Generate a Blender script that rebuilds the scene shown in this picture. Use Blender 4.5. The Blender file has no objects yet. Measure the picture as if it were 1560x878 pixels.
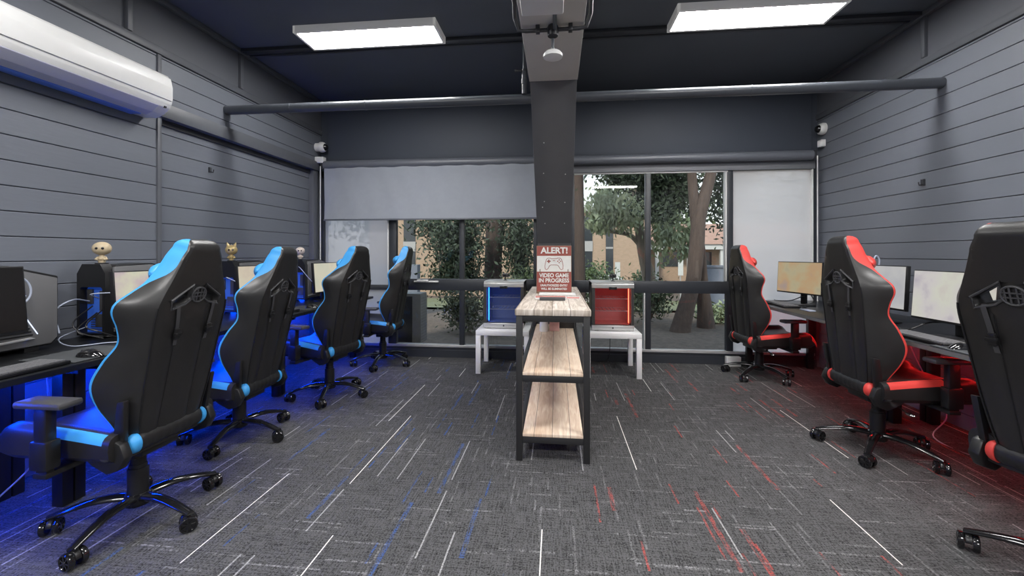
import bpy, bmesh, math, random
from mathutils import Vector, Matrix
random.seed(7)
C = bpy.context.scene.collection
PI = math.pi
sc = bpy.context.scene
sc.view_settings.view_transform = 'Standard'
sc.view_settings.look = 'None'
sc.view_settings.exposure = 0.0
try:
    sc.cycles.max_bounces = 8; sc.cycles.transparent_max_bounces = 24
    sc.cycles.sample_clamp_indirect = 6.0
    sc.cycles.use_denoising = True
except Exception:
    pass

# ------------------------------------------------------------------ materials
def newmat(name):
    m = bpy.data.materials.new(name); m.use_nodes = True
    nt = m.node_tree; nt.nodes.clear()
    out = nt.nodes.new('ShaderNodeOutputMaterial')
    return m, nt, out
def N(nt, t, **kw):
    n = nt.nodes.new(t)
    for k, v in kw.items(): setattr(n, k, v)
    return n
def L(nt, a, b): nt.links.new(a, b)
def mth(nt, op, a, b=None, c=None):
    n = nt.nodes.new('ShaderNodeMath'); n.operation = op
    for i, v in enumerate((a, b, c)):
        if v is None: continue
        if isinstance(v, (int, float)): n.inputs[i].default_value = v
        else: nt.links.new(v, n.inputs[i])
    return n.outputs[0]
def mix(nt, fac, a, b):
    n = nt.nodes.new('ShaderNodeMix'); n.data_type = 'RGBA'
    if isinstance(fac, (int, float)): n.inputs[0].default_value = fac
    else: nt.links.new(fac, n.inputs[0])
    for i, v in ((6, a), (7, b)):
        if isinstance(v, tuple): n.inputs[i].default_value = (*v, 1) if len(v) == 3 else v
        else: nt.links.new(v, n.inputs[i])
    return n.outputs[2]
def mat(name, col, rough=.5, metal=0., var=.12, scale=18., bump=0., bscale=150., stretch=(1,1,1), spec=.5, emis=None, estr=0., coat=0.):
    m, nt, out = newmat(name)
    p = N(nt, 'ShaderNodeBsdfPrincipled')
    p.inputs['Roughness'].default_value = rough; p.inputs['Metallic'].default_value = metal
    p.inputs['Specular IOR Level'].default_value = spec; p.inputs['Coat Weight'].default_value = coat; p.inputs['Coat Roughness'].default_value = .25 if coat < .4 else .05
    tc = N(nt, 'ShaderNodeTexCoord'); mp = N(nt, 'ShaderNodeMapping'); mp.inputs['Scale'].default_value = stretch
    L(nt, tc.outputs['Object'], mp.inputs['Vector'])
    nz = N(nt, 'ShaderNodeTexNoise'); nz.inputs['Scale'].default_value = scale; nz.inputs['Detail'].default_value = 4
    L(nt, mp.outputs[0], nz.inputs['Vector'])
    lo = tuple(max(0, c*(1-var)) for c in col); hi = tuple(min(1, c*(1+var)) for c in col)
    L(nt, mix(nt, nz.outputs['Fac'], lo, hi), p.inputs['Base Color'])
    if bump:
        n2 = N(nt, 'ShaderNodeTexNoise'); n2.inputs['Scale'].default_value = bscale; n2.inputs['Detail'].default_value = 3
        L(nt, mp.outputs[0], n2.inputs['Vector'])
        b = N(nt, 'ShaderNodeBump'); b.inputs['Strength'].default_value = bump; b.inputs['Distance'].default_value = .01
        L(nt, n2.outputs['Fac'], b.inputs['Height']); L(nt, b.outputs[0], p.inputs['Normal'])
    if emis:
        p.inputs['Emission Color'].default_value = (*emis, 1); p.inputs['Emission Strength'].default_value = estr
    L(nt, p.outputs[0], out.inputs[0])
    return m
def emat(name, col, s):
    m, nt, out = newmat(name); e = N(nt, 'ShaderNodeEmission')
    e.inputs[0].default_value = (*col, 1); e.inputs[1].default_value = s
    L(nt, e.outputs[0], out.inputs[0]); return m
def glassmat(name, tint, refl=1.0, ior=1.45):
    m, nt, out = newmat(name)
    t = N(nt, 'ShaderNodeBsdfTransparent'); t.inputs[0].default_value = (*tint, 1)
    g = N(nt, 'ShaderNodeBsdfGlossy'); g.inputs['Roughness'].default_value = .02
    f = N(nt, 'ShaderNodeFresnel'); f.inputs[0].default_value = ior
    mx = N(nt, 'ShaderNodeMixShader')
    L(nt, mth(nt, 'MULTIPLY', f.outputs[0], refl), mx.inputs[0]); L(nt, t.outputs[0], mx.inputs[1]); L(nt, g.outputs[0], mx.inputs[2])
    L(nt, mx.outputs[0], out.inputs[0]); return m
def frostmat(name, col, clear, emit=0):
    m, nt, out = newmat(name)
    t = N(nt, 'ShaderNodeBsdfTransparent'); t.inputs[0].default_value = (1, 1, 1, 1)
    d = N(nt, 'ShaderNodeBsdfDiffuse'); d.inputs[0].default_value = (*col, 1)
    tr = N(nt, 'ShaderNodeBsdfTranslucent'); tr.inputs[0].default_value = (*col, 1)
    m1 = N(nt, 'ShaderNodeMixShader'); m1.inputs[0].default_value = .72
    L(nt, d.outputs[0], m1.inputs[1]); L(nt, tr.outputs[0], m1.inputs[2])
    m2 = N(nt, 'ShaderNodeMixShader')
    tc = N(nt, 'ShaderNodeTexCoord'); nz = N(nt, 'ShaderNodeTexNoise'); nz.inputs['Scale'].default_value = 400
    L(nt, tc.outputs['Object'], nz.inputs['Vector'])
    L(nt, mth(nt, 'ADD', mth(nt, 'MULTIPLY', nz.outputs['Fac'], .05), clear), m2.inputs[0])
    L(nt, m1.outputs[0], m2.inputs[1]); L(nt, t.outputs[0], m2.inputs[2])
    L(nt, m2.outputs[0], out.inputs[0]); return m
def carpetmat():
    m, nt, out = newmat('carpet')
    p = N(nt, 'ShaderNodeBsdfPrincipled'); p.inputs['Roughness'].default_value = .95; p.inputs['Specular IOR Level'].default_value = .12
    g = N(nt, 'ShaderNodeNewGeometry'); s = N(nt, 'ShaderNodeSeparateXYZ'); L(nt, g.outputs['Position'], s.inputs[0])
    X, Y = s.outputs[0], s.outputs[1]
    def wn(a, b, seed):
        w = N(nt, 'ShaderNodeTexWhiteNoise', noise_dimensions='3D'); c = N(nt, 'ShaderNodeCombineXYZ')
        for i, v in enumerate((a, b, seed)):
            if isinstance(v, (int, float)): c.inputs[i].default_value = v
            else: L(nt, v, c.inputs[i])
        L(nt, c.outputs[0], w.inputs['Vector']); return w.outputs['Value']
    nf = N(nt, 'ShaderNodeTexNoise'); nf.inputs['Scale'].default_value = 140; nf.inputs['Detail'].default_value = 3
    L(nt, g.outputs['Position'], nf.inputs['Vector'])
    nb = N(nt, 'ShaderNodeTexNoise'); nb.inputs['Scale'].default_value = 2.2; nb.inputs['Detail'].default_value = 3
    L(nt, g.outputs['Position'], nb.inputs['Vector'])
    def streak(A, B, lane, seg, prob, wf, lenf, seed, ragged=.5):
        a = mth(nt, 'DIVIDE', A, lane); li = mth(nt, 'FLOOR', a); fa = mth(nt, 'FRACT', a)
        b = mth(nt, 'ADD', mth(nt, 'DIVIDE', B, seg), wn(li, 0.3, seed)); bi = mth(nt, 'FLOOR', b); fb = mth(nt, 'FRACT', b)
        r = wn(li, bi, seed + 1.5)
        k = mth(nt, 'LESS_THAN', r, prob)
        k = mth(nt, 'MULTIPLY', k, mth(nt, 'LESS_THAN', mth(nt, 'ABSOLUTE', mth(nt, 'SUBTRACT', fa, .5)), wf/2))
        k = mth(nt, 'MULTIPLY', k, mth(nt, 'LESS_THAN', fb, mth(nt, 'ADD', mth(nt, 'MULTIPLY', wn(li, bi, seed + 3.5), lenf), .25)))
        if ragged:
            k = mth(nt, 'MULTIPLY', k, mth(nt, 'SUBTRACT', 1.0, mth(nt, 'MULTIPLY', mth(nt, 'LESS_THAN', nf.outputs['Fac'], .47), ragged)))
        return k
    def aniso(sx, sy, det=3.):
        mp = N(nt, 'ShaderNodeMapping'); mp.inputs['Scale'].default_value = (sx, sy, 1); L(nt, g.outputs['Position'], mp.inputs[0])
        z = N(nt, 'ShaderNodeTexNoise'); z.inputs['Scale'].default_value = 1.; z.inputs['Detail'].default_value = det; L(nt, mp.outputs[0], z.inputs['Vector']); return z.outputs['Fac']
    ty, tx, rg_ = aniso(150, 11), aniso(9, 150), aniso(60, 14, 4.)
    weave = mth(nt, 'ADD', mth(nt, 'MULTIPLY', nf.outputs['Fac'], .5), mth(nt, 'MULTIPLY', mth(nt, 'ADD', ty, tx), .30))
    wv = N(nt, 'ShaderNodeClamp'); L(nt, mth(nt, 'MULTIPLY', mth(nt, 'SUBTRACT', weave, .425), 6.0), wv.inputs[0])
    col = mix(nt, wv.outputs[0], (.012, .012, .0125), (.112, .112, .114))
    cl_ = N(nt, 'ShaderNodeClamp'); L(nt, mth(nt, 'MULTIPLY', mth(nt, 'SUBTRACT', nb.outputs['Fac'], .35), 1.6), cl_.inputs[0])
    col = mix(nt, mth(nt, 'MULTIPLY', cl_.outputs[0], .35), col, (.05, .05, .052))
    rag = N(nt, 'ShaderNodeClamp'); L(nt, mth(nt, 'MULTIPLY', mth(nt, 'SUBTRACT', rg_, .38), 4.5), rag.inputs[0])
    LAY = [(Y, X, .030, .26, .16, .40, .7, 11, .8, (.25, .25, .255), .65, True),
           (Y, X, .055, .42, .09, .16, .7, 23, .7, (.36, .36, .37), .65, True),
           (X, Y, .030, .34, .18, .32, .7, 31, .75, (.25, .25, .255), .65, True),
           (X, Y, .060, .60, .13, .12, .7, 47, .45, (.46, .46, .46), .75, False),
           (X, Y, .13, 1.10, .13, .040, .75, 59, .35, (.88, .86, .82), 1., False)]
    for A, B, lane, seg, prob, wf, lenf, seed, rgd, c, op, soft in LAY:
        k = mth(nt, 'MULTIPLY', streak(A, B, lane, seg, prob, wf, lenf, seed, rgd), op)
        if soft: k = mth(nt, 'MULTIPLY', k, rag.outputs[0])
        col = mix(nt, k, col, c)
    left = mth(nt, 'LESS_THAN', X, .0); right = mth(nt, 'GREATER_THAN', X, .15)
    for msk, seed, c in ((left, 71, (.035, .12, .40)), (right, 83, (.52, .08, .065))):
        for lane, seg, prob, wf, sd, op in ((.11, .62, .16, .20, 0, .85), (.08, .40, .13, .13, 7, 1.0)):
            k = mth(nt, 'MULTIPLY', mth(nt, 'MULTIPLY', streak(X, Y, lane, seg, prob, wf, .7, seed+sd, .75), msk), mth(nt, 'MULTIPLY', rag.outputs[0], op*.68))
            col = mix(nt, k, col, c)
    L(nt, col, p.inputs['Base Color'])
    b = N(nt, 'ShaderNodeBump'); b.inputs['Strength'].default_value = .5; b.inputs['Distance'].default_value = .006
    L(nt, nf.outputs['Fac'], b.inputs['Height']); L(nt, b.outputs[0], p.inputs['Normal'])
    L(nt, p.outputs[0], out.inputs[0]); return m
def woodmat(name, dark, light, planks=4, width=.43, x0=-.241):
    m, nt, out = newmat(name)
    p = N(nt, 'ShaderNodeBsdfPrincipled'); p.inputs['Roughness'].default_value = .55
    tc = N(nt, 'ShaderNodeTexCoord'); s = N(nt, 'ShaderNodeSeparateXYZ'); L(nt, tc.outputs['Object'], s.inputs[0])
    k = mth(nt, 'FLOOR', mth(nt, 'DIVIDE', mth(nt, 'SUBTRACT', s.outputs[0], x0), width/planks))
    f = mth(nt, 'FRACT', mth(nt, 'DIVIDE', mth(nt, 'SUBTRACT', s.outputs[0], x0), width/planks))
    c = N(nt, 'ShaderNodeCombineXYZ'); L(nt, mth(nt, 'MULTIPLY', s.outputs[0], 9.), c.inputs[0])
    L(nt, mth(nt, 'ADD', mth(nt, 'MULTIPLY', s.outputs[1], .9), mth(nt, 'MULTIPLY', k, 7.3)), c.inputs[1]); L(nt, s.outputs[2], c.inputs[2])
    n1 = N(nt, 'ShaderNodeTexNoise'); n1.inputs['Scale'].default_value = 5; n1.inputs['Detail'].default_value = 8; n1.inputs['Distortion'].default_value = 1.2
    L(nt, c.outputs[0], n1.inputs['Vector'])
    w = N(nt, 'ShaderNodeTexWhiteNoise', noise_dimensions='1D'); L(nt, k, w.inputs['W'])
    fac = mth(nt, 'ADD', mth(nt, 'MULTIPLY', mth(nt, 'SUBTRACT', n1.outputs['Fac'], .3), 1.9), mth(nt, 'MULTIPLY', mth(nt, 'SUBTRACT', w.outputs['Value'], .5), .35))
    cl = N(nt, 'ShaderNodeClamp'); L(nt, fac, cl.inputs[0])
    col = mix(nt, cl.outputs[0], dark, light)
    seam = mth(nt, 'LESS_THAN', mth(nt, 'ABSOLUTE', mth(nt, 'SUBTRACT', f, .5)), .485)
    col = mix(nt, seam, tuple(v*.35 for v in dark), col)
    L(nt, col, p.inputs['Base Color'])
    b = N(nt, 'ShaderNodeBump'); b.inputs['Strength'].default_value = .35; b.inputs['Distance'].default_value = .01
    L(nt, n1.outputs['Fac'], b.inputs['Height']); L(nt, b.outputs[0], p.inputs['Normal'])
    L(nt, p.outputs[0], out.inputs[0]); return m
def brickmat(name, c1, c2, mortar, scale=4.):
    m, nt, out = newmat(name)
    p = N(nt, 'ShaderNodeBsdfPrincipled'); p.inputs['Roughness'].default_value = .85
    g = N(nt, 'ShaderNodeNewGeometry'); s = N(nt, 'ShaderNodeSeparateXYZ'); L(nt, g.outputs['Position'], s.inputs[0])
    c = N(nt, 'ShaderNodeCombineXYZ'); L(nt, mth(nt, 'ADD', s.outputs[0], s.outputs[1]), c.inputs[0]); L(nt, s.outputs[2], c.inputs[1])
    b = N(nt, 'ShaderNodeTexBrick'); b.inputs['Scale'].default_value = scale
    b.inputs['Color1'].default_value = (*c1, 1); b.inputs['Color2'].default_value = (*c2, 1); b.inputs['Mortar'].default_value = (*mortar, 1)
    b.inputs['Mortar Size'].default_value = .012
    L(nt, c.outputs[0], b.inputs['Vector']); L(nt, b.outputs['Color'], p.inputs['Base Color']); L(nt, p.outputs[0], out.inputs[0]); return m
def screenmat(name, cols, s, seed=0.):
    m, nt, out = newmat(name)
    tc = N(nt, 'ShaderNodeTexCoord'); mp = N(nt, 'ShaderNodeMapping'); mp.inputs['Location'].default_value = (seed, seed*.7, 0)
    L(nt, tc.outputs['Object'], mp.inputs[0])
    nz = N(nt, 'ShaderNodeTexNoise'); nz.inputs['Scale'].default_value = 4.5; nz.inputs['Detail'].default_value = 5; L(nt, mp.outputs[0], nz.inputs['Vector'])
    r = N(nt, 'ShaderNodeValToRGB'); e = r.color_ramp.elements
    e[0].position = .3; e[0].color = (*cols[0], 1); e[1].position = .7; e[1].color = (*cols[-1], 1)
    for i, c in enumerate(cols[1:-1]):
        k = e.new(.3 + .4*(i+1)/(len(cols)-1)); k.color = (*c, 1)
    L(nt, nz.outputs['Fac'], r.inputs[0])
    p = N(nt, 'ShaderNodeBsdfPrincipled'); p.inputs['Base Color'].default_value = (.02, .02, .02, 1); p.inputs['Roughness'].default_value = .35
    L(nt, r.outputs[0], p.inputs['Emission Color']); p.inputs['Emission Strength'].default_value = s
    L(nt, p.outputs[0], out.inputs[0]); return m

M = {}
M['carpet'] = carpetmat()
M['clad'] = mat('painted_cladding', (.158, .172, .205), .5, var=.07, scale=3, bump=.06, bscale=60, stretch=(1, .15, 1))
M['clad_back'] = mat('cladding_groove', (.03, .032, .037), .7)
M['upper'] = mat('painted_panel', (.105, .112, .130), .6, var=.06, scale=2)
M['header'] = mat('header_panel', (.060, .070, .092), .6, var=.04, scale=2)
M['ceil'] = mat('painted_ceiling', (.095, .108, .128), .55, var=.15, scale=1.5)
M['trim'] = mat('painted_trim', (.11, .117, .133), .45, var=.05)
M['col'] = mat('painted_column', (.105, .107, .114), .5, var=.1, scale=5, bump=.1, bscale=120)
M['beam'] = mat('painted_beam', (.62, .60, .56), .55, var=.1, scale=4)
M['headtrim'] = mat('window_head_paint', (.20, .205, .225), .45, var=.05)
M['pipe'] = mat('painted_pipe', (.075, .083, .097), .32, var=.1)
M['pipe_dark'] = mat('dark_pipe', (.035, .037, .043), .35, var=.1)
M['alu'] = mat('window_frame_paint', (.032, .036, .044), .4, var=.1)
M['alu_light'] = mat('bright_aluminium', (.55, .55, .55), .35, metal=.4, var=.05)
M['glass'] = glassmat('window_glass', (.90, .905, .89))
M['frost'] = frostmat('frosted_film', (.93, .895, .86), .20)
M['frost_left'] = frostmat('sheer_film', (.62, .61, .62), .24)
M['white'] = mat('white_plastic', (.80, .80, .79), .35, var=.03)
M['white_lam'] = mat('white_laminate', (.80, .80, .80), .4, var=.03)
M['flapglow'] = mat('blue_glow_flap', (.14, .30, .95), .35, var=.05)  # blue LED glow on the underside put into the flap colour
M['lav'] = mat('pale_flap_plastic', (.56, .57, .70), .4, var=.03)
M['dkgrey'] = mat('dark_grey_plastic', (.06, .06, .065), .4)
M['black'] = mat('black_plastic', (.012, .012, .013), .35)
M['gloss'] = mat('glossy_black', (.010, .010, .011), .14, coat=.5)
M['leather'] = mat('black_leatherette', (.019, .0185, .0185), .40, var=.2, bump=.05, bscale=260, coat=.22)
M['leather2'] = mat('black_ribbed_leatherette', (.016, .016, .017), .45, var=.2, bump=.05, bscale=260)
M['blue'] = mat('blue_leatherette', (.055, .36, .80), .42, var=.06)
M['red'] = mat('red_leatherette', (.72, .065, .055), .42, var=.06)
M['desk'] = mat('black_desk_laminate', (.011, .012, .014), .33, var=.15)
M['desk_edge'] = mat('worn_desk_edge', (.14, .14, .135), .4, var=.3, scale=8)
M['steel_black'] = mat('black_steel', (.013, .013, .014), .4)
M['wood_top'] = woodmat('weathered_wood', (.36, .29, .23), (.80, .73, .66))
M['wood'] = woodmat('rustic_wood', (.66, .47, .33), (.96, .83, .68))
M['shelf_steel'] = mat('charcoal_steel', (.022, .022, .023), .45)
M['silver'] = mat('brushed_silver', (.62, .62, .61), .3, metal=.6, var=.05, stretch=(1, 1, 20))
M['case'] = mat('fridge_case', (.035, .033, .032), .4)
M['lightbox'] = emat('panel_diffuser', (1, .985, .97), 42.)
M['lightframe'] = mat('light_frame', (.66, .66, .66), .4, var=.02, emis=(1, .985, .97), estr=.10)  # faint emission paints the panel's glow onto its frame
M['towergrey'] = mat('tower_grey', (.15, .15, .155), .36, var=.06)
M['bluelit'] = mat('blue_lit_panel', (.05, .12, .35), .4, emis=(.02, .12, .8), estr=.22)
M['led_white'] = emat('white_led', (.72, .80, 1), 1.5)
M['led_blue'] = emat('blue_led', (.0, .05, 1), 190.)
M['led_wall'] = emat('blue_wall_led', (.0, .06, 1), 40.)
M['led_red'] = emat('red_led', (1, .02, .02), 30.)
M['cable_w'] = mat('pale_cable', (.45, .50, .62), .4)
M['cable_b'] = mat('black_cable', (.012, .012, .013), .4)
M['mousepad'] = mat('mousepad_cloth', (.055, .06, .065), .85)
M['keys'] = mat('keyboard_keys', (.17, .17, .18), .5)
M['gold'] = mat('gold_figurine', (.55, .42, .20), .35, metal=.25)
M['bone'] = mat('cream_figurine', (.58, .47, .31), .4)
M['pinkwhite'] = mat('pale_figurine', (.72, .62, .55), .4)
M['blind'] = mat('blind_fabric', (.33, .355, .40), .8, var=.05, bump=.05, bscale=400)
M['tubef'] = mat('blind_roll', (.13, .14, .165), .35, var=.05)
M['chrome'] = mat('chrome', (.7, .7, .7), .15, metal=1.)

# ------------------------------------------------------------------ mesh helpers
class MB:
    def __init__(s): s.bm = bmesh.new()
    def face(s, vs, mi=0, smooth=False):
        try:
            f = s.bm.faces.new(vs); f.material_index = mi; f.smooth = smooth; return f
        except ValueError: return None
    def box(s, x0, x1, y0, y1, z0, z1, mi=0, bev=0., mtx=None):
        t = bmesh.new(); bmesh.ops.create_cube(t, size=1)
        for v in t.verts: v.co = Vector(((x0+x1)/2 + v.co.x*(x1-x0), (y0+y1)/2 + v.co.y*(y1-y0), (z0+z1)/2 + v.co.z*(z1-z0)))
        if bev: bmesh.ops.bevel(t, geom=t.edges[:], offset=bev, segments=2, profile=.5, affect='EDGES')
        s.merge(t, mi, mtx); return s
    def merge(s, t, mi=0, mtx=None, smooth=None):
        vm = {}
        for v in t.verts: vm[v] = s.bm.verts.new(mtx @ v.co if mtx else v.co)
        for f in t.faces:
            g = s.face([vm[v] for v in f.verts], mi, f.smooth if smooth is None else smooth)
        t.free(); return s
    def tube(s, pts, r, n=10, mi=0, cap=True, closed=False):
        pts = [Vector(p) for p in pts]; rs = r if isinstance(r, (list, tuple)) else [r]*len(pts)
        rings = []; up = None
        for i, p in enumerate(pts):
            if closed: d = pts[(i+1) % len(pts)] - pts[i-1]
            else: d = (pts[min(i+1, len(pts)-1)] - pts[max(i-1, 0)])
            d.normalize()
            if up is None:
                a = Vector((0, 0, 1)) if abs(d.z) < .9 else Vector((1, 0, 0))
                up = (a - d*a.dot(d)).normalized()
            else:
                up = (up - d*up.dot(d)).normalized()
            w = d.cross(up)
            rings.append([s.bm.verts.new(p + (up*math.cos(2*PI*k/n) + w*math.sin(2*PI*k/n))*rs[i]) for k in range(n)])
        m = len(rings)
        for i in range(m if closed else m-1):
            A, B = rings[i], rings[(i+1) % m]
            for k in range(n): s.face([A[k], A[(k+1) % n], B[(k+1) % n], B[k]], mi, True)
        if cap and not closed:
            s.face(rings[0][::-1], mi); s.face(rings[-1], mi)
        return s
    def cyl(s, p0, p1, r, n=20, mi=0): return s.tube([p0, p1], r, n, mi)
    def lathe(s, prof, n=24, mi=0, mtx=None):   # prof (r,z) about z
        rings = []
        for r, z in prof:
            if r < 1e-6: rings.append([s.bm.verts.new(mtx @ Vector((0, 0, z)) if mtx else Vector((0, 0, z)))])
            else:
                q = []
                for k in range(n):
                    v = Vector((r*math.cos(2*PI*k/n), r*math.sin(2*PI*k/n), z)); q.append(s.bm.verts.new(mtx @ v if mtx else v))
                rings.append(q)
        for A, B in zip(rings, rings[1:]):
            for k in range(n):
                a0, a1 = A[k % len(A)], A[(k+1) % len(A)]; b0, b1 = B[k % len(B)], B[(k+1) % len(B)]
                vs = []
                for v in (a0, a1, b1, b0):
                    if v not in vs: vs.append(v)
                if len(vs) > 2: s.face(vs, mi, True)
        if len(rings[0]) > 1: s.face(rings[0][::-1], mi)
        if len(rings[-1]) > 1: s.face(rings[-1], mi)
        return s
    def prism(s, poly, f0, f1, mi=0, bev=0.):    # poly list of 2D ; f0/f1 map 2D -> 3D
        t = bmesh.new()
        a = [t.verts.new(f0(*p)) for p in poly]; b = [t.verts.new(f1(*p)) for p in poly]; n = len(poly)
        t.faces.new(a[::-1]); t.faces.new(b)
        for i in range(n): t.faces.new([a[i], a[(i+1) % n], b[(i+1) % n], b[i]])
        bmesh.ops.recalc_face_normals(t, faces=t.faces[:])
        if bev: bmesh.ops.bevel(t, geom=t.edges[:], offset=bev, segments=2, profile=.5, affect='EDGES')
        s.merge(t, mi); return s
    def loft(s, rings, mi=0, closed=True, cap=True, mifun=None, smooth=True):
        R = [[s.bm.verts.new(p) for p in r] for r in rings]; n = len(R[0])
        for i in range(len(R)-1):
            for k in range(n if closed else n-1):
                s.face([R[i][k], R[i][(k+1) % n], R[i+1][(k+1) % n], R[i+1][k]], mifun(i, k) if mifun else mi, smooth)
        if cap: s.face(R[0][::-1], mi); s.face(R[-1], mi)
        return s
    def sphere(s, c, r, mi=0, u=16, v=10, sc=(1, 1, 1)):
        t = bmesh.new(); bmesh.ops.create_uvsphere(t, u_segments=u, v_segments=v, radius=r)
        for q in t.verts: q.co = Vector((q.co.x*sc[0], q.co.y*sc[1], q.co.z*sc[2])) + Vector(c)
        for f in t.faces: f.smooth = True
        return s.merge(t, mi)
    def mesh(s, name, mats, recalc=True):
        if recalc: bmesh.ops.recalc_face_normals(s.bm, faces=s.bm.faces[:])
        me = bpy.data.meshes.new(name); s.bm.to_mesh(me); s.bm.free(); me.set_sharp_from_angle(angle=.62)
        for m in (mats if isinstance(mats, (list, tuple)) else [mats]): me.materials.append(M[m] if isinstance(m, str) else m)
        return me
    def build(s, name, mats, parent=None, recalc=True):
        return link(name, s.mesh(name, mats, recalc), parent)
def link(name, me, parent=None):
    o = bpy.data.objects.new(name, me); C.objects.link(o)
    if parent: o.parent = parent
    return o
def thing(name, label, cat, loc=(0, 0, 0), rz=0, group=None):
    o = bpy.data.objects.new(name, None); C.objects.link(o); o.location = loc; o.rotation_euler = (0, 0, rz)
    o.empty_display_size = .1
    return tag(o, label, cat, group)
def tag(o, label, cat, group=None, kind=None):
    o['label'] = label; o['category'] = cat
    if group: o['group'] = group
    if kind: o['kind'] = kind
    return o
def struct(o): o['kind'] = 'structure'; return o
def copy_tree(o, parent=None):
    c = o.copy(); C.objects.link(c)
    if parent: c.parent = parent
    for ch in o.children: copy_tree(ch, c)
    return c
def crom(tab, x):
    """smooth interpolation of a table [(x, a, b, ...)]"""
    n = len(tab)
    for i in range(n-1):
        if x <= tab[i+1][0] or i == n-2:
            p0, p1, p2, p3 = tab[max(i-1, 0)], tab[i], tab[i+1], tab[min(i+2, n-1)]
            t = (x-p1[0])/(p2[0]-p1[0]); t = min(max(t, 0), 1); h = p2[0]-p1[0]; r = []
            for k in range(1, len(p1)):
                m1 = (p2[k]-p0[k])/max(p2[0]-p0[0], 1e-6)*h; m2 = (p3[k]-p1[k])/max(p3[0]-p1[0], 1e-6)*h
                t2, t3 = t*t, t*t*t
                r.append((2*t3-3*t2+1)*p1[k] + (t3-2*t2+t)*m1 + (-2*t3+3*t2)*p2[k] + (t3-t2)*m2)
            return r
def smoothpath(pts, k=6):
    tab = [(i, *p) for i, p in enumerate(pts)]
    return [crom(tab, i/k) for i in range((len(pts)-1)*k + 1)]

# ------------------------------------------------------------------ the room
XL, XR, YB, YF, ZC = -2.91, 2.85, 4.98, -2.2, 3.11
struct(MB().box(XL-.15, XR+.15, YF, YB+.06, -.06, 0).build('floor', 'carpet'))
struct(MB().box(XL-.15, XR+.15, YF, YB+.15, ZC, ZC+.1).build('ceiling', 'ceil'))
PITCH, Z0 = .1355, .109
def boards(mb, xf, xb, y0, y1, z0, z1):
    """horizontal shiplap boards, front face at xf, back at xb"""
    sgn = 1 if xf > xb else -1
    k = math.floor((z0-Z0)/PITCH); z = Z0 + k*PITCH
    while z < z1 - 1e-4:
        a, b = max(z+.0018, z0), min(z+PITCH-.0018, z1)
        if b-a > .008:
            c = .003
            prof = [(xb, a), (xf-sgn*c, a), (xf, a+c), (xf, b-c), (xf-sgn*c, b), (xb, b)]
            mb.prism(prof, lambda x, z: Vector((x, y0, z)), lambda x, z: Vector((x, y1, z)))
        z += PITCH
mb = MB()
boards(mb, XL, XL-.03, YF, 2.806, 0, 2.70)
boards(mb, XL, XL-.03, 2.838, YB, 2.36, 2.70)
boards(mb, XL-.045, XL-.075, 2.838, 4.80, 0, 2.25)
mb.box(XL-.13, XL-.055, YF, YB+.02, 0, 2.3, 1); mb.box(XL-.13, XL-.03, YF, YB+.02, 2.2, 2.72, 1)
mb.box(XL-.13, XL-.03, YF, 2.83, 0, 2.72, 1)
mb.box(XL-.13, XL+.004, YF, YB+.02, 2.755, ZC, 2)
struct(mb.build('wall_left', ['clad', 'clad_back', 'upper']))
mb = MB()
boards(mb, XR, XR+.03, YF, YB, 0, 2.70)
mb.box(XR+.03, XR+.13, YF, YB+.02, 0, 2.72, 1); mb.box(XR-.004, XR+.13, YF, YB+.02, 2.755, ZC, 2)
struct(mb.build('wall_right', ['clad', 'clad_back', 'upper']))
# trims of the side walls
def trimbox(name, m, *b, bev=.003): return struct(MB().box(*b, bev=bev).build(name, m))
trimbox('trim_1', 'trim', XL-.03, XL+.018, YF, YB, 2.702, 2.757)
trimbox('trim_2', 'trim', XR-.018, XR+.03, YF, YB, 2.702, 2.757)
trimbox('trim_3', 'trim', XL-.05, XL+.03, 2.815, 4.90, 2.245, 2.352)     # ledge over the infill
trimbox('trim_4', 'trim', XL-.06, XL+.012, 2.806, 2.838, 0, 2.70)         # seam batten
trimbox('trim_5', 'trim', XL-.06, XL+.012, 4.80, 4.90, 0, 2.245)
for i, (x0, x1, y) in enumerate(((XL, XL+.03, 2.59), (XL, XL+.03, 3.62), (XR-.03, XR, 3.60))):
    trimbox('trim_%d' % (6+i), 'trim', x0, x1, y-.018, y+.018, 2.757, ZC)
trimbox('trim_9', 'pipe_dark', XL, XR, 3.58, 3.66, ZC-.03, ZC)          # ceiling joint strip
trimbox('trim_10', 'pipe_dark', XL, XR, 3.69, 3.72, ZC-.02, ZC)
trimbox('trim_11', 'trim', XL+.004, XL+.045, YF, YB, ZC-.04, ZC); trimbox('trim_12', 'trim', XR-.045, XR-.004, YF, YB, ZC-.04, ZC)
# back wall: header, piers beside the windows
mb = MB().box(XL-.13, XR+.13, YB+.0, YB+.13, 2.25, ZC+.05, 0)
mb.box(XL-.13, -2.885, YB-.03, YB+.13, 0, 2.25, 1); mb.box(XR-.03, XR+.13, YB-.03, YB+.13, 0, 2.25, 1)
mb.box(-2.80, 2.77, YB-.035, YB, 2.36, ZC, 0, .004)
struct(mb.build('wall_back', ['header', 'upper']))
struct(MB().box(XL-.13, XR+.13, YF-.1, YF, 0, ZC).build('wall_front', 'upper'))
struct(MB().box(-2.86, XR-.03, YB-.045, YB+.06, 0, .085).box(-2.86, XR-.03, YB-.03, YB+.06, .085, .125).build('baseboard_back', 'alu'))
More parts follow.
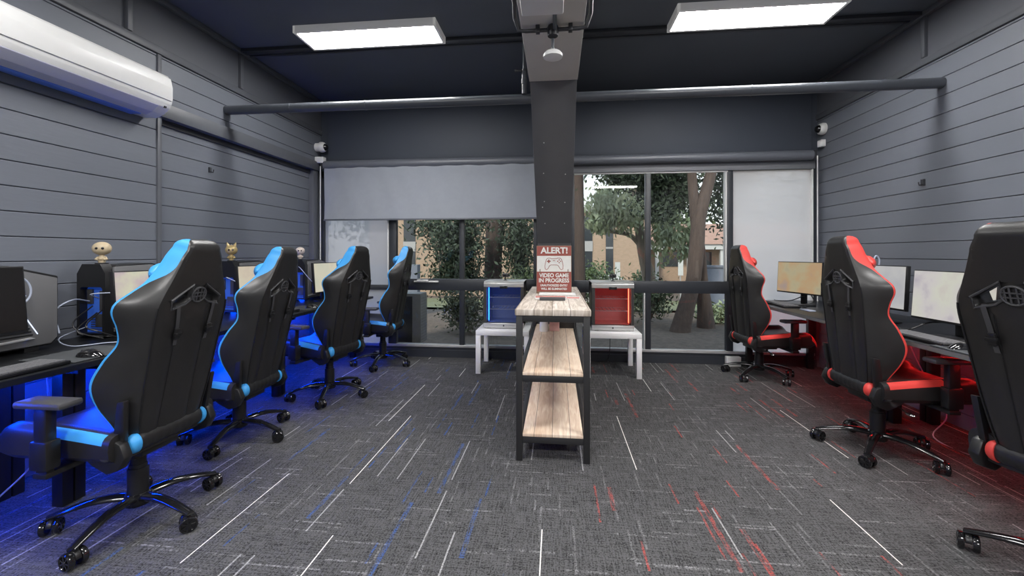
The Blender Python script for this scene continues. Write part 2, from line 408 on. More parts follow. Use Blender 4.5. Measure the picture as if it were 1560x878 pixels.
# beam and raking column in the middle
cx0, cx1 = -.21, .16
prof = [(YF, ZC), (YF, 2.58), (3.285, 2.572), (3.285, ZC)]
struct(MB().prism(prof, lambda y, z: Vector((cx0, y, z)), lambda y, z: Vector((cx1, y, z)), 0, .004).build('beam', 'beam'))
prof = [(3.287, ZC), (3.287, 2.568), (4.60, 1.35), (4.63, 1.2), (4.63, 0), (YB, 0), (YB, ZC)]
mb = MB().prism(prof, lambda y, z: Vector((cx0+.005, y, z)), lambda y, z: Vector((cx1-.005, y, z)), 0, .004)
struct(mb.build('column', 'col'))
col_o = bpy.data.objects['column']
mb = MB()
for fx, z in ((.09, 1.55), (.09, 1.75), (.09, 1.98), (.29, 1.55), (.29, 1.74), (.29, 1.97), (.1, 2.2), (.07, 1.7)):
    y = 4.60 - (z-1.35)*(4.60-3.287)/(2.568-1.35)
    mb.sphere((cx0+fx, y, z), .006, 0, 8, 6)
mb.build('bolt', 'silver', col_o)

# windows ------------------------------------------------------------------
def bars(mb, lst, m=0, bev=.003):
    for b in lst: mb.box(*b, mi=m, bev=bev)
YG0, YG1 = YB-.035, YB+.03
mb = MB()
xsL = [(-2.885, -2.845), (-2.03, -1.93), (-1.152, -1.095), (-.27, -.21)]
bars(mb, [(a, b, YG0, YG1, .12, 2.25) for a, b in xsL])
bars(mb, [(-2.88, -.21, YG0, YG1, 2.16, 2.25), (-1.94, -.21, YG0-.005, YG1, .80, .935), (-2.88, -1.95, YG0, YG1, .80, .86)])
bars(mb, [(-2.86, -.21, YG0-.01, YG1, .12, .15)], 1)
w1 = struct(mb.build('window_1', ['alu', 'alu_light']))
MB().box(-1.94, -.22, YB-.002, YB+.002, .15, 2.16).build('glass_pane', 'glass', w1)
MB().box(-2.85, -2.02, YB-.012, YB-.006, .15, 2.16).build('frosted_pane', 'frost_left', w1)
MB().box(-2.035, -2.02, YG0-.012, YG0+.002, .93, 2.16).build('white_bead', 'white', w1)
MB().box(-1.70, -1.40, YG0-.03, YG0-.006, .895, .915, bev=.004).box(-1.66, -1.52, YG0-.045, YG0-.01, .905, .928, bev=.004).build('window_latch', 'white', w1)
mb = MB()
xsR = [(.16, .205), (1.005, 1.065), (1.885, 1.955), (2.775, 2.82)]
bars(mb, [(a, b, YG0, YG1, .12, 2.25) for a, b in xsR])
bars(mb, [(.16, 2.82, YG0, YG1, 2.165, 2.25), (.16, 1.94, YG0-.005, YG1, .79, .925)])
bars(mb, [(.16, 2.80, YG0-.01, YG1, .12, .15)], 1)
bars(mb, [(1.872, 1.886, YG0-.004, YG1, .93, 2.16), (.99, 1.0, YG0-.004, YG1, .15, .79), (2.768, 2.78, YG0-.02, YG1, .15, 2.16), (.2, 1.9, YG0-.004, YG0+.02, 2.15, 2.166)], 2)
w2 = struct(mb.build('window_2', ['alu', 'alu_light', 'white']))
MB().box(.20, 1.89, YB-.002, YB+.002, .15, 2.17).build('glass_pane', 'glass', w2)
MB().box(1.95, 2.78, YB-.012, YB-.006, .15, 2.17).build('frosted_pane', 'frost', w2)

trimbox('trim_13', 'headtrim', cx1, 2.80, YG0-.02, YG0, 2.165, 2.262)
# ------------------------------------------------------------------ ceiling lights
def ceiling_light(x0, x1, y0, y1, label):
    t = thing('ceiling_light', label, 'ceiling light', ((x0+x1)/2, (y0+y1)/2, 3.05), 0, 'panel lights on the ceiling')
    w, d = (x1-x0)/2, (y1-y0)/2
    mb = MB()
    for b in ((-w, w, -d, -d+.022), (-w, w, d-.022, d), (-w, -w+.022, -d, d), (w-.022, w, -d, d)): mb.box(*b, 0, .06, bev=.002)
    mb.box(-w+.01, w-.01, -d+.01, d-.01, .03, .055)
    mb.build('frame', 'lightframe', t)
    MB().box(-w+.02, w-.02, -d+.02, d-.02, .004, .012).build('diffuser', 'lightbox', t)
    return t
ceiling_light(-2.155, -.955, 3.265, 3.578, 'long white panel light on the dark ceiling left of the beam')
ceiling_light(.90, 2.105, 3.275, 3.592, 'long white panel light on the dark ceiling right of the beam')
# unseen area lamps added under the ceiling to light the foreground (above the frame)
for x, y, e in ((-1.555, 1.1, 52), (1.55, 1.6, 62), (-1.555, -1.7, 125), (1.55, -1.7, 125)):
    la = bpy.data.lights.new('unseen_lamp', 'AREA'); la.shape = 'RECTANGLE'; la.size = 1.15; la.size_y = .27; la.energy = e
    la.color = (1, .985, .97)
    lo = bpy.data.objects.new('unseen_lamp', la); C.objects.link(lo); lo.location = (x, y, 3.04)

# ------------------------------------------------------------------ pipes, sensor, cameras
t = thing('overhead_pipe', 'thick dark painted pipe running wall to wall under the ceiling', 'pipe', (0, 3.465, 2.506))
for nm, a, b in (('pipe_run', XL+.002, cx0+.05), ('pipe_run', cx1-.05, XR-.002)):
    MB().cyl((a, 0, 0), (b, 0, 0), .039, 24).build(nm, 'pipe', t)
for x in (-2.3, -1.62, .62, 1.5): MB().cyl((x-.006, 0, 0), (x+.006, 0, 0), .0415, 24).build('pipe_joint', 'pipe', t)
t = thing('service_pipe', 'thin dark riser pipe with a tap handle, left of the column above the thick pipe', 'pipe', (-.262, 3.42, 2.55))
MB().tube([(0, 0, -.02), (0, 0, .08), (0, .0, .16)], .02, 14).tube([(0, 0, .14), (0, 0, .54)], .011, 10).lathe([(.024, .06), (.024, .1), (.013, .11)], 14).build('pipe_run', 'pipe', t)
MB().cyl((0, 0, .165), (-.06, -.02, .165), .008, 8).box(-.075, -.05, -.03, 0, .155, .175, bev=.004).lathe([(.018, .15), (.018, .18)], 10).build('tap_handle', 'pipe_dark', t)
t = thing('conduit_loop', 'thin dark conduit wrapping around the underside of the beam', 'pipe', (0, 2.49, 2.56))
pl = [(cx0-.03, -.55, .3), (cx0-.03, -.25, .12), (cx0-.03, -.1, .1), (cx0-.035, -.02, .06), (cx0-.01, 0, -.005), (cx0+.03, 0, -.012), (cx1-.03, 0, -.012), (cx1+.01, 0, -.005), (cx1+.035, -.02, .06), (cx1+.03, -.2, .2), (cx1+.03, -.5, .3)]
MB().tube(pl, .012, 10).build('pipe_run', 'pipe_dark', t)
mb = MB()
for x in (cx0+.10, cx1-.08): MB().box(x-.012, x+.012, -.02, .02, -.027, .02, bev=.003).build('pipe_clamp', 'pipe_dark', t)
mb.lathe([(.03, -.05), (.034, -.03), (.034, .0), (.02, .02)], 16, 0, Matrix.Translation((-.022, 0, 0)))
mb.build('pipe_union', 'pipe_dark', t)
t = thing('smoke_detector', 'small round pale detector hanging on a stem under the beam', 'detector', (-.022, 2.52, 2.40))
MB().lathe([(0, -.012), (.035, -.01), (.056, 0), (.058, .014), (.045, .03), (.015, .036), (0, .036)], 28).build('head', 'white', t)
MB().cyl((0, 0, .03), (0, 0, .115), .009, 12).lathe([(.014, .02), (.014, .045), (.009, .05)], 12).build('stem', 'pipe', t)
t = thing('beam_light_box', 'white box fitting fixed under the beam at the top edge', 'light box', (-.07, 2.10, 2.47))
MB().box(-.11, .105, -.16, .10, 0, .08, bev=.008).build('housing', 'white', t)
MB().cyl((.06, .10, .06), (.06, .38, .07), .012, 10).build('stem', 'pipe', t)
def cctv(x, y, z, s, label, lift=0.):
    t = thing('security_camera', label, 'camera', (x, y, z), 0, 'dome cameras in the back corners')
    R = Matrix.Rotation(s*PI/2, 4, 'Y')
    MB().lathe([(.062, 0), (.064, .02), (.056, .045), (.046, .055)], 24, 0, R).build('housing', 'white', t)
    if lift: MB().cyl((-lift+.001, 0, 0), (.002, 0, 0), .05, 24).build('mount', 'white', t)
    MB().lathe([(.042, .05), (.036, .072), (.022, .086), (0, .09)], 20, 0, R).build('dome', 'gloss', t)
    b = thing('junction_box', label.replace('dome security camera', 'square junction box').replace('above', 'below'), 'box', (x, y, z-.16), 0, 'junction boxes below the cameras')
    MB().box(-lift if s > 0 else -.05, .05 if s > 0 else 0, -.035, .035, -.035, .04, bev=.006).build('housing', 'white', b)
    MB().box(.048 if s > 0 else -.052, .052 if s > 0 else -.048, -.02, .02, -.02, .02).build('cover_plate', 'lightframe', b)
cctv(XL+.062, 4.87, 2.53, 1, 'white dome security camera on left wall above blind bracket', .06)
cctv(XR-.002, 4.86, 2.575, -1, 'white dome security camera on right wall above blind bracket')
for x, y, z, lb in ((XL-.043, 3.33, 1.95, 'tiny metal hook high on the left cladding wall'), (XR-.002, 3.62, 1.79, 'tiny dark hook on the right cladding wall')):
    s = 1 if x < 0 else -1
    o = MB().box(0, s*.012, -.012, .012, -.02, .025, bev=.002).tube([(s*.01, 0, -.01), (s*.035, 0, -.02), (s*.04, 0, .005)], .004, 8).build('wall_hook', 'pipe_dark')
    o.location = (x, y, z); tag(o, lb, 'hook')

# blinds ------------------------------------------------------------------
t = thing('roller_blind', 'grey roller blind half drawn over the left windows', 'blind', (0, 4.875, 2.31), 0, 'roller blinds on the back windows')
MB().cyl((-2.80, 0, 0), (cx0+.01, 0, 0), .052, 24).build('roll', 'tubef', t)
rng = []
nx, nz = 48, 6
mb = MB(); vs = [[mb.bm.verts.new((-2.79 + i*(2.58)/nx, -.030 + .006*math.sin(i*.55+j*.4)*(.3+.7*math.sin(PI*j/nz)) + .004*math.sin(i*1.3-j), -.02 - j*(.64)/nz)) for j in range(nz+1)] for i in range(nx+1)]
for i in range(nx):
    for j in range(nz): mb.face([vs[i][j], vs[i+1][j], vs[i+1][j+1], vs[i][j+1]], 0, True)
mb.build('fabric', 'blind', t)
MB().box(-2.795, cx0+.005, -.038, -.022, -.675, -.655, bev=.003).build('bottom_rail', 'tubef', t)
MB().box(-2.84, -2.80, -.03, .06, -.05, .05, bev=.004).build('bracket', 'pipe_dark', t)
MB().tube([(-2.825, -.055, -.02), (-2.825, -.055, -1.75)], .006, 6).build('pull_chain', 'white', t)
t = thing('roller_blind', 'rolled-up dark grey blind above the right windows', 'blind', (0, 4.875, 2.30), 0, 'roller blinds on the back windows')
MB().cyl((cx1-.01, 0, 0), (2.735, 0, 0), .052, 24).build('roll', 'tubef', t)
MB().box(2.735, 2.775, -.03, .06, -.05, .05, bev=.004).build('bracket', 'pipe_dark', t)
MB().tube([(2.76, -.055, -.02), (2.76, -.055, -1.75)], .006, 6).build('pull_chain', 'white', t)

# air conditioner ------------------------------------------------------------
y0, y1 = 1.60, 2.715
t = thing('air_conditioner', 'long white split air conditioner high on left wall', 'air conditioner', (XL+.003, 0, 0))
pr = [(0, 2.20), (.10, 2.195), (.150, 2.215), (.2, 2.255), (.214, 2.285), (.222, 2.32), (.222, 2.40), (.21, 2.455), (.185, 2.485), (0, 2.49)]
MB().prism(pr, lambda d, z: Vector((d, y0, z)), lambda d, z: Vector((d, y1, z)), 0, .006).build('housing', 'white', t)
MB().prism([(.214, 2.302), (.226, 2.304), (.228, 2.40), (.217, 2.462), (.205, 2.46)], lambda d, z: Vector((d, y0+.01, z)), lambda d, z: Vector((d, y1-.012, z)), 0, .004).build('front_panel', 'white', t)
MB().prism([(.105, 2.190), (.152, 2.210), (.201, 2.250), (.203, 2.255), (.15, 2.222), (.104, 2.2)], lambda d, z: Vector((d, y0+.02, z)), lambda d, z: Vector((d, y1-.09, z)), 0, .001).build('louvre_flap', 'lav', t)
MB().prism([(.02, 2.188), (.10, 2.186), (.10, 2.196), (.02, 2.2)], lambda d, z: Vector((d, y0+.02, z)), lambda d, z: Vector((d, y1-.12, z)), 0, .001).build('lower_flap', 'flapglow', t)
MB().box(.195, .207, y1-.05, y1-.035, 2.25, 2.262).build('indicator', 'black', t)

# ------------------------------------------------------------------ gaming chairs
TH = math.radians(10.5); UPV = Vector((-math.sin(TH), 0, math.cos(TH))); FWD = Vector((math.cos(TH), 0, math.sin(TH)))
BB = Vector((-.165, 0, .435)); BL = .835
def bp(s, c, d): return BB + UPV*(s*BL) + FWD*d + Vector((0, c, 0))
TAB = [(0.0, .150, .168, .075, .07), (.07, .160, .192, .105, .08), (.18, .170, .232, .155, .085), (.28, .176, .250, .175, .085), (.40, .180, .241, .150, .085), (.50, .183, .228, .115, .08),
       (.58, .186, .238, .122, .08), (.65, .188, .254, .140, .08), (.70, .184, .250, .136, .08), (.75, .172, .218, .118, .08), (.80, .156, .180, .102, .082), (.86, .136, .150, .094, .085),
       (.92, .118, .126, .090, .088), (.96, .106, .112, .088, .088), (1.0, .088, .092, .085, .085)]
NA, NB_ = 6, 6
def xsec(s):
    wr, wo, df, th = crom(TAB, min(s, 1.0))
    g = 1.0 if s < .64 else max(0., 1-(s-.64)/.05)           # puffed sections between the two seams, below the vents
    g *= min(1., s/.05)
    half = [(0, -.004-.006*g, 0), (.04, -.004-.006*g, 0), (.064, -.004-.003*g, 0), (.0735, -.004+.004*g, 0), (.083, -.003-.003*g, 0), (.083+(wr-.083)*.45, -.003-.005*g, 0), (max(wr-.018, .09), -.001-.002*g, 0), (max(wr-.005, .098), .003, 0)]
    if wr < .11: half = [(c*wr/.11, d, k) for c, d, k in half[:-2]] + [(wr-.012, -.001, 0), (wr-.003, .003, 0)]
    a, m_, b = Vector((wr, .010)), Vector(((wr+wo)/2+.016*min(1, max(0, wo-wr)/.06), df*.42)), Vector((wo, max(df-.009, .02)))
    cut = min(.96, max(.03, crom([(0, .96), (.775, .96), (.81, .88), (.84, .62), (.87, .30), (.91, .06), (1.01, .03)], s)[0]))
    us = [cut*i/(NA-1) for i in range(NA)] + [cut+(1-cut)*(i+1)/NB_ for i in range(NB_)]
    for i, u in enumerate(us):
        q = a*(1-u)**2 + m_*2*u*(1-u) + b*u*u; half.append((q.x, q.y, 1 if i < NA-1 else 2))
    half += [(wo-.003, df-.003, 2), (wo-.012, df, 2), (wo-.024, df+.001, 2), (wo-.036, df-.008, 3)]
    ix = min(wr-.05, wo-.05)
    half += [((wo-.04+ix)/2, th+(df-th)*.35, 3), (ix, th-.002, 3), (ix*.6, th-.006, 3), (0, th-.008, 3)]
    return half
def back_meshes(accent):
    NS = 64; rings = []; H0 = xsec(0); kinds = [h[2] for h in H0]; n = len(H0)
    svals = [i/NS for i in range(NS+1)]
    for s in svals:
        h = xsec(s); rings.append([bp(s, c, d) for c, d, _ in h] + [bp(s, -c, d) for c, d, _ in h[-2:0:-1]])
    h = xsec(1.0); dm = .042
    for j in range(1, 7):                                   # rounded top
        a = j/6*PI/2; kx = (1-.42*(1-math.cos(a))); kd = max(math.cos(a), .12)
        hh = [(c*kx, dm+(d-dm)*kd) for c, d, _ in h]; ds = .042*math.sin(a)
        s = 1 + ds/BL
        rings.append([bp(s, c, d) for c, d in hh] + [bp(s, -c, d) for c, d in hh[-2:0:-1]])
    tot = len(rings[0])
    def mif(i, k):
        kk = k if k < n-1 else tot-1-k
        return 1 if kinds[kk] == 2 else 0
    mb = MB(); mb.loft(rings, 0, True, True, mif)
    full = link('tmp_back', mb.mesh('tmp_back', ['leather', accent]))
    # two vent holes under the headrest
    cut = MB()
    for sg in (1, -1):
        poly = [(.036, .808), (.126, .732), (.120, .692), (.064, .712), (.036, .735)]
        cut.prism(poly, lambda c, s: bp(s, sg*c, -.1), lambda c, s: bp(s, sg*c, .25))
    cu = link('tmp_cut', cut.mesh('tmp_cut', ['black']))
    bo = full.modifiers.new('b', 'BOOLEAN'); bo.operation = 'DIFFERENCE'; bo.object = cu; bo.solver = 'EXACT'
    bpy.context.view_layer.update()
    ev = full.evaluated_get(bpy.context.evaluated_depsgraph_get())
    me = bpy.data.meshes.new_from_object(ev)
    res = []
    for idx, mname in ((0, 'leather'), (1, accent)):
        b = bmesh.new(); b.from_mesh(me)
        bmesh.ops.delete(b, geom=[f for f in b.faces if (f.material_index == 1) != (idx == 1)], context='FACES')
        for f in b.faces: f.material_index = 0
        m2 = bpy.data.meshes.new('backrest' if idx == 0 else 'side_trim'); b.to_mesh(m2); b.free(); m2.materials.append(M[mname]); res.append(m2)
    for o in (full, cu): bpy.data.objects.remove(o)
    return res
def chair_parts(accent):
    """list of (name, mesh, parent index or None, is_base, angle)"""
    P = []
    bk, trim = back_meshes(accent)
    P.append(('backrest', bk, None)); P.append(('side_trim', trim, 0))
    mb = MB()                                              # emblem: a ring with crossed bars
    ring = [bp(.755+.040*math.sin(a)*1.0, .036*math.cos(a), -.008) for a in [2*PI*i/28 for i in range(28)]]
    mb.tube(ring, .0045, 6, closed=True)
    for c0, s0, c1, s1 in ((-.034, .765, .034, .765), (-.034, .745, .034, .745), (-.01, .715, -.01, .795), (.01, .715, .01, .795), (-.024, .78, -.024, .73), (.024, .78, .024, .73)):
        mb.tube([bp(s0, c0, -.008), bp(s1, c1, -.008)], .0035, 6)
    P.append(('emblem', mb.mesh('emblem', 'dkgrey'), 0))
    for sg in (1, -1):
        loop = [(.033, .812), (.130, .734), (.124, .686), (.062, .707), (.033, .732)]
        P.append(('vent_frame', MB().tube([bp(s, sg*c, -.004) for c, s in loop], .0055, 8, closed=True).mesh('vent_frame', 'dkgrey'), 0))
        mb = MB(); pts = [(.094, .705, .0), (.094, .695, -.010), (.088, .63, -.012), (.083, .55, -.012), (.080, .49, -.010)]
        for (c, s, d), (c2, s2, d2) in zip(pts, pts[1:]):
            vs = [mb.bm.verts.new(bp(s, sg*(c-.009), d)), mb.bm.verts.new(bp(s, sg*(c+.009), d)), mb.bm.verts.new(bp(s2, sg*(c2+.009), d2)), mb.bm.verts.new(bp(s2, sg*(c2-.009), d2))]
            mb.face(vs)
        P.append(('strap', mb.mesh('strap', 'dkgrey'), 0))
        mb = MB(); o = bp(.555, sg*.0835, -.016)
        mb.box(-.006, .006, -.014, .014, -.022, .022, bev=.003, mtx=Matrix.Translation(o) @ Matrix.Rotation(-TH, 4, 'Y'))
        mb.box(-.01, .004, -.018, .018, -.008, .006, bev=.002, mtx=Matrix.Translation(o) @ Matrix.Rotation(-TH, 4, 'Y'))
        P.append(('buckle', mb.mesh('buckle', 'black'), 0))
        seam = [(.0735, s) for s in [.03+.03*i for i in range(22)]]
        P.append(('stitched_seam', MB().tube([bp(s, sg*c, -.0005) for c, s in seam], .0022, 6).mesh('stitched_seam', 'black'), 0))
        edge = [s/40 for s in range(1, 29)]
        P.append(('edge_piping', MB().tube([bp(s, sg*(crom(TAB, s)[0]-.004), .001) for s in edge], .0035, 6).mesh('edge_piping', 'black'), 0))
    # neck pillow on the front of the headrest
    mb = MB(); rr = []
    for i in range(13):
        u = -1 + i/6; k = math.sqrt(max(.02, 1-u**4)); rr.append([bp(.845 + .06*k*math.cos(a), u*.135, .118 + .045*k*math.sin(a)) for a in [2*PI*j/14 for j in range(14)]])
    mb.loft(rr); P.append(('neck_pillow', mb.mesh('neck_pillow', accent), None))
    # seat
    rr = []; xs = [-.15, -.12, -.08, -.03, .02, .07, .12, .17, .22, .27, .32, .35, .37, .385, .395]
    for x in xs:
        f = (x+.15)/.545; zt = .485 + .035*math.sin(min(f, .85)/.85*PI/2) - .075*max(0, (x-.32)/.075)**2; zb = .375 + .03*max(0, (x-.32)/.075)**2
        w = .262 - .02*max(0, f-.8)*5*.2
        half = [(0, zt-.035), (.12, zt-.035), (.165, zt-.022), (.19, zt-.002), (.205, zt+.005), (.220, zt+.008), (w-.028, zt+.006), (w-.014, zt-.001), (w-.005, zt-.013), (w-.001, zt-.028), (w, zt-.050), (w-.004, zb+.03), (w-.03, zb+.005), (.15, zb), (0, zb)]
        rr.append([Vector((x, y, z)) for y, z in half] + [Vector((x, -y, z)) for y, z in half[-2:0:-1]])
    si = len(P)
    tot = len(rr[0])
    def sm(i, k): k = k if k < 14 else tot-1-k; return 1 if (6 <= k <= 8 and 1 <= i <= 6) or (accent == 'red' and 6 <= k <= 9 and i >= 11) else 0
    mb = MB(); mb.loft(rr, 0, True, True, sm); me = mb.mesh('seat', ['leather', accent])
    for idx, nm, sd in ((0, 'seat', 0), (1, 'seat_trim', 1), (1, 'seat_trim', -1)):
        b = bmesh.new(); b.from_mesh(me); bmesh.ops.delete(b, geom=[f for f in b.faces if f.material_index != idx or f.calc_center_median().y*sd < 0], context='FACES')
        for f in b.faces: f.material_index = 0
        m2 = bpy.data.meshes.new(nm); b.to_mesh(m2); b.free(); m2.materials.append(M['leather' if idx == 0 else accent]); P.append((nm, m2, None if idx == 0 else si))
    # rear bolster under the back panel
    def bol(y0, y1, r0, r1, mname, nm, n=24):
        rr = []
        for i in range(n+1):
            y = y0 + (y1-y0)*i/n; r = r0 + (r1-r0)*i/n
            rib = (.0025 if mname == 'leather2' and i % 3 == 0 else 0)
            rr.append([Vector((-.158 + (r-rib)*.72*math.cos(a), y, .432 + (r-rib)*math.sin(a))) for a in [2*PI*j/18 for j in range(18)]])
        return MB().loft(rr).mesh(nm, mname)
    bi = len(P); P.append(('rear_bolster', bol(-.155, .155, .040, .040, 'leather2', 'rear_bolster'), None))
    for sg in (1, -1):
        rr = []
        for i in range(7):
            u = i/6; y = sg*(.155+.036*u); r = .0415*math.sqrt(max(.05, 1-(u*.93)**3))
            rr.append([Vector((-.158 + r*.8*math.cos(a), y, .430 + r*math.sin(a))) for a in [2*PI*j/18 for j in range(18)]])
        P.append(('bolster_end', MB().loft(rr).mesh('bolster_end', accent), bi))
    # hinge covers with the upright bracket along the wing, and the recline knob
    for sg in (1, -1):
        poly = [(-.195, .400), (-.172, .455), (-.12, .480), (.0, .452), (.02, .42), (-.04, .365), (-.11, .330), (-.165, .350)]
        hi = len(P)
        P.append(('hinge_cover', MB().prism(poly, lambda x, z: Vector((x, sg*.196, z)), lambda x, z: Vector((x, sg*.236, z)), 0, .007).mesh('hinge_cover', 'black'), None))
        P.append(('recline_bracket', MB().prism([(-.165, .45), (-.12, .47), (-.152, .625), (-.187, .632)], lambda x, z: Vector((x, sg*(.192+(z-.45)*.08), z)), lambda x, z: Vector((x, sg*(.216+(z-.45)*.08), z)), 0, .004).mesh('recline_bracket', 'steel_black'), hi))
        R = Matrix.Translation((-.12, sg*.238, .42)) @ Matrix.Rotation(-sg*PI/2, 4, 'X')
        P.append(('pivot_cap', MB().lathe([(.03, 0), (.03, .012), (.022, .018), (0, .018)], 16, 0, R).mesh('pivot_cap', 'dkgrey'), hi))
        # armrest
        ai = len(P)
        mb = MB().box(.07, .13, sg*.31-.020, sg*.31+.020, .40, .635, bev=.008).box(.06, .14, sg*.31-.027, sg*.31+.027, .385, .50, bev=.008)
        mb.box(.07, .13, min(sg*.12, sg*.33), max(sg*.12, sg*.33), .352, .374, bev=.004).box(.075, .125, sg*.31-.012, sg*.31+.012, .355, .42)
        P.append(('armrest', mb.mesh('armrest', 'black'), None))
        P.append(('arm_pad', MB().box(-.02, .19, sg*.31-.045, sg*.31+.045, .632, .66, bev=.011).mesh('arm_pad', 'dkgrey'), ai))
    P.append(('tilt_mechanism', MB().box(-.12, .13, -.09, .09, .335, .378, bev=.008).box(-.05, .06, -.06, .06, .30, .34, bev=.01).mesh('tilt_mechanism', 'black'), None))
    mi = len(P)-1
    P.append(('height_lever', MB().tube([(.0, -.08, .345), (-.02, -.2, .34), (-.03, -.255, .335)], .005, 8).mesh('height_lever', 'black'), mi))
    P.append(('lever_tip', MB().sphere((-.035, -.285, .333), .02, 0, 12, 8, (.7, 1.7, .45)).mesh('lever_tip', 'chrome'), mi))
    P.append(('gas_cylinder', MB().lathe([(.040, .10), (.040, .245)], 24).lathe([(.034, .24), (.034, .262)], 24).lathe([(.030, .25), (.030, .37)], 24).mesh('gas_cylinder', 'black'), None))
    # star base
    mb = MB().lathe([(.03, .07), (.048, .075), (.052, .085), (.052, .125), (.046, .132)], 20)
    for k in range(5):
        a = 2*PI*k/5; R = Matrix.Rotation(a, 4, 'Z'); rr = []
        for i in range(9):
            u = i/8; r = .03 + .288*u; z = .108 + .020*math.sin(min(u*1.6, 1)*PI/2) - .055*u**1.7; w = .030-.013*u; h = .020-.008*u
            rr.append([R @ Vector((r, w*math.cos(b), z + h*math.sin(b)*(1 if math.sin(b) > 0 else .8))) for b in [2*PI*j/12 for j in range(12)]])
        mb.loft(rr)
        mb.cyl(R @ Vector((.305, 0, .05)), R @ Vector((.305, 0, .085)), .012, 10)
    base = mb.mesh('star_base', 'gloss')
    hood = MB().prism([(.030*math.cos(a), .038+.032*math.sin(a)) for a in [PI*j/10 for j in range(11)]], lambda x, z: Vector((x, -.010, z)), lambda x, z: Vector((x, .010, z)), 0, .002)
    hood.cyl((0, 0, .05), (0, 0, .072), .012, 12)
    hood = hood.mesh('caster', 'black')
    wl = []
    for sg in (1, -1):
        R = Matrix.Translation((0, sg*.012, .034)) @ Matrix.Rotation(-sg*PI/2, 4, 'X')
        mb = MB().lathe([(.010, 0), (.032, 0), (.034, .003), (.034, .018), (.031, .021), (.027, .021), (.025, .015), (.008, .015), (.007, .021), (0, .021)], 22, 0, R)
        for k in range(7):
            mb.box(.006, .027, -.003, .003, .014, .020, mtx=R @ Matrix.Rotation(2*PI*k/7, 4, 'Z'))
        wl.append(mb.mesh('wheel', 'gloss'))
    return P, base, hood, wl
KIT = {'blue': chair_parts('blue'), 'red': chair_parts('red')}
def place_chair(x, y, facing, base, accent, label, dz=0., rec=0., bs=1.):
    P, bm_, hood, wl = KIT[accent]
    t = thing('gaming_chair', label, 'chair', (x, y, 0), math.radians(facing), '%s gaming chairs' % accent)
    objs = []
    for nm, me, pi in P:
        o = link(nm, me, t if pi is None else objs[pi]); objs.append(o)
        if pi is None and nm != 'gas_cylinder':
            o.location.z = dz
            if nm == 'armrest': o.location.x = .06 if accent == 'red' else -.03
            if nm in ('backrest', 'neck_pillow'):
                o.matrix_local = Matrix.Translation((0, 0, dz)) @ Matrix.Translation(BB) @ Matrix.Rotation(-math.radians(rec), 4, 'Y') @ Matrix.Diagonal((1, 1, bs, 1)) @ Matrix.Translation(-BB)
    b = math.radians(base - facing)
    o = link('star_base', bm_, t); o.rotation_euler.z = b
    for k in range(5):
        a = b + 2*PI*k/5
        c = link('caster', hood, t); c.location = (.305*math.cos(a), .305*math.sin(a), 0); c.rotation_euler.z = a + PI/2 + random.uniform(-.9, .9)
        for w in wl: link('wheel', w, c)
    return t
place_chair(-1.94, 1.78, 180, -81, 'blue', 'black and blue gaming chair nearest the camera at the left desks', .0, 2)
place_chair(-2.13, 2.65, 181, -79, 'blue', 'black and blue gaming chair second from the camera at the left desks', -.06, 3, 1.05)
place_chair(-1.96, 3.49, 167, -73, 'blue', 'black and blue gaming chair third from the camera at the left desks', .0, 2)
place_chair(-1.93, 4.55, 185, -85, 'blue', 'black and blue gaming chair farthest back, side-on beside the left window', .015)
place_chair(2.02, 4.485, 4, 149, 'red', 'black and red gaming chair farthest back, beside the right window', -.04, -5, 1.06)
place_chair(2.00, 2.88, 1, 155, 'red', 'black and red gaming chair in the middle of the right desks', .0, -4.5, 1.04)
place_chair(1.90, 1.72, 14, 129, 'red', 'black and red gaming chair cut off by the right edge of the picture', .035, 4.5, 1.02)

# ------------------------------------------------------------------ desks
DH = .73
def desk(x0, x1, y0, y1, label, front, offs=(.24, .24)):
    t = thing('computer_desk', label, 'desk', ((x0+x1)/2, (y0+y1)/2, 0), 0, 'black computer desks')
    w, d = (x1-x0)/2, (y1-y0)/2
    MB().box(-w, w, -d+.002, d-.002, DH-.028, DH, bev=.002).build('desktop', 'desk', t)
    fx = w if front > 0 else -w
    MB().box(fx-.001, fx+.0015, -d+.003, d-.003, DH-.026, DH-.002).build('edge_band', 'desk_edge' if front < 0 else 'desk', t)
    for yy, of in ((-d+.028, offs[0]), (d-.028, offs[1])):
        for xx in ((fx-front*of), (-fx+front*.12)):
            MB().box(xx-.03, xx+.03, yy-.024, yy+.024, 0, DH-.028, bev=.003).build('leg', 'steel_black', t)
    MB().box(-w+.12, w-.12, -d+.03, -d+.055, DH-.075, DH-.028).box(-w+.12, w-.12, d-.055, d-.03, DH-.075, DH-.028).build('frame_rail', 'steel_black', t)
    return t
desk(XL+.015, -2.18, .27, 1.87, 'black desk at the left edge of the picture, nearest the camera', 1)
desk(XL+.015, -2.18, 1.87, 3.47, 'black desk in the middle of the left wall, behind the second blue chair', 1)
desk(XL+.015, -2.18, 3.47, 4.86, 'black desk at the window end of the left wall', 1)
desk(2.03, XR-.015, .35, 1.89, 'black desk on the right wall behind the cut-off red chair', -1, (.43, .43))
desk(2.03, XR-.015, 1.89, 3.40, 'black desk in the middle of the right wall', -1, (.43, .43))
desk(2.03, XR-.015, 3.40, 4.90, 'black desk at the window end of the right wall', -1, (.43, .06))
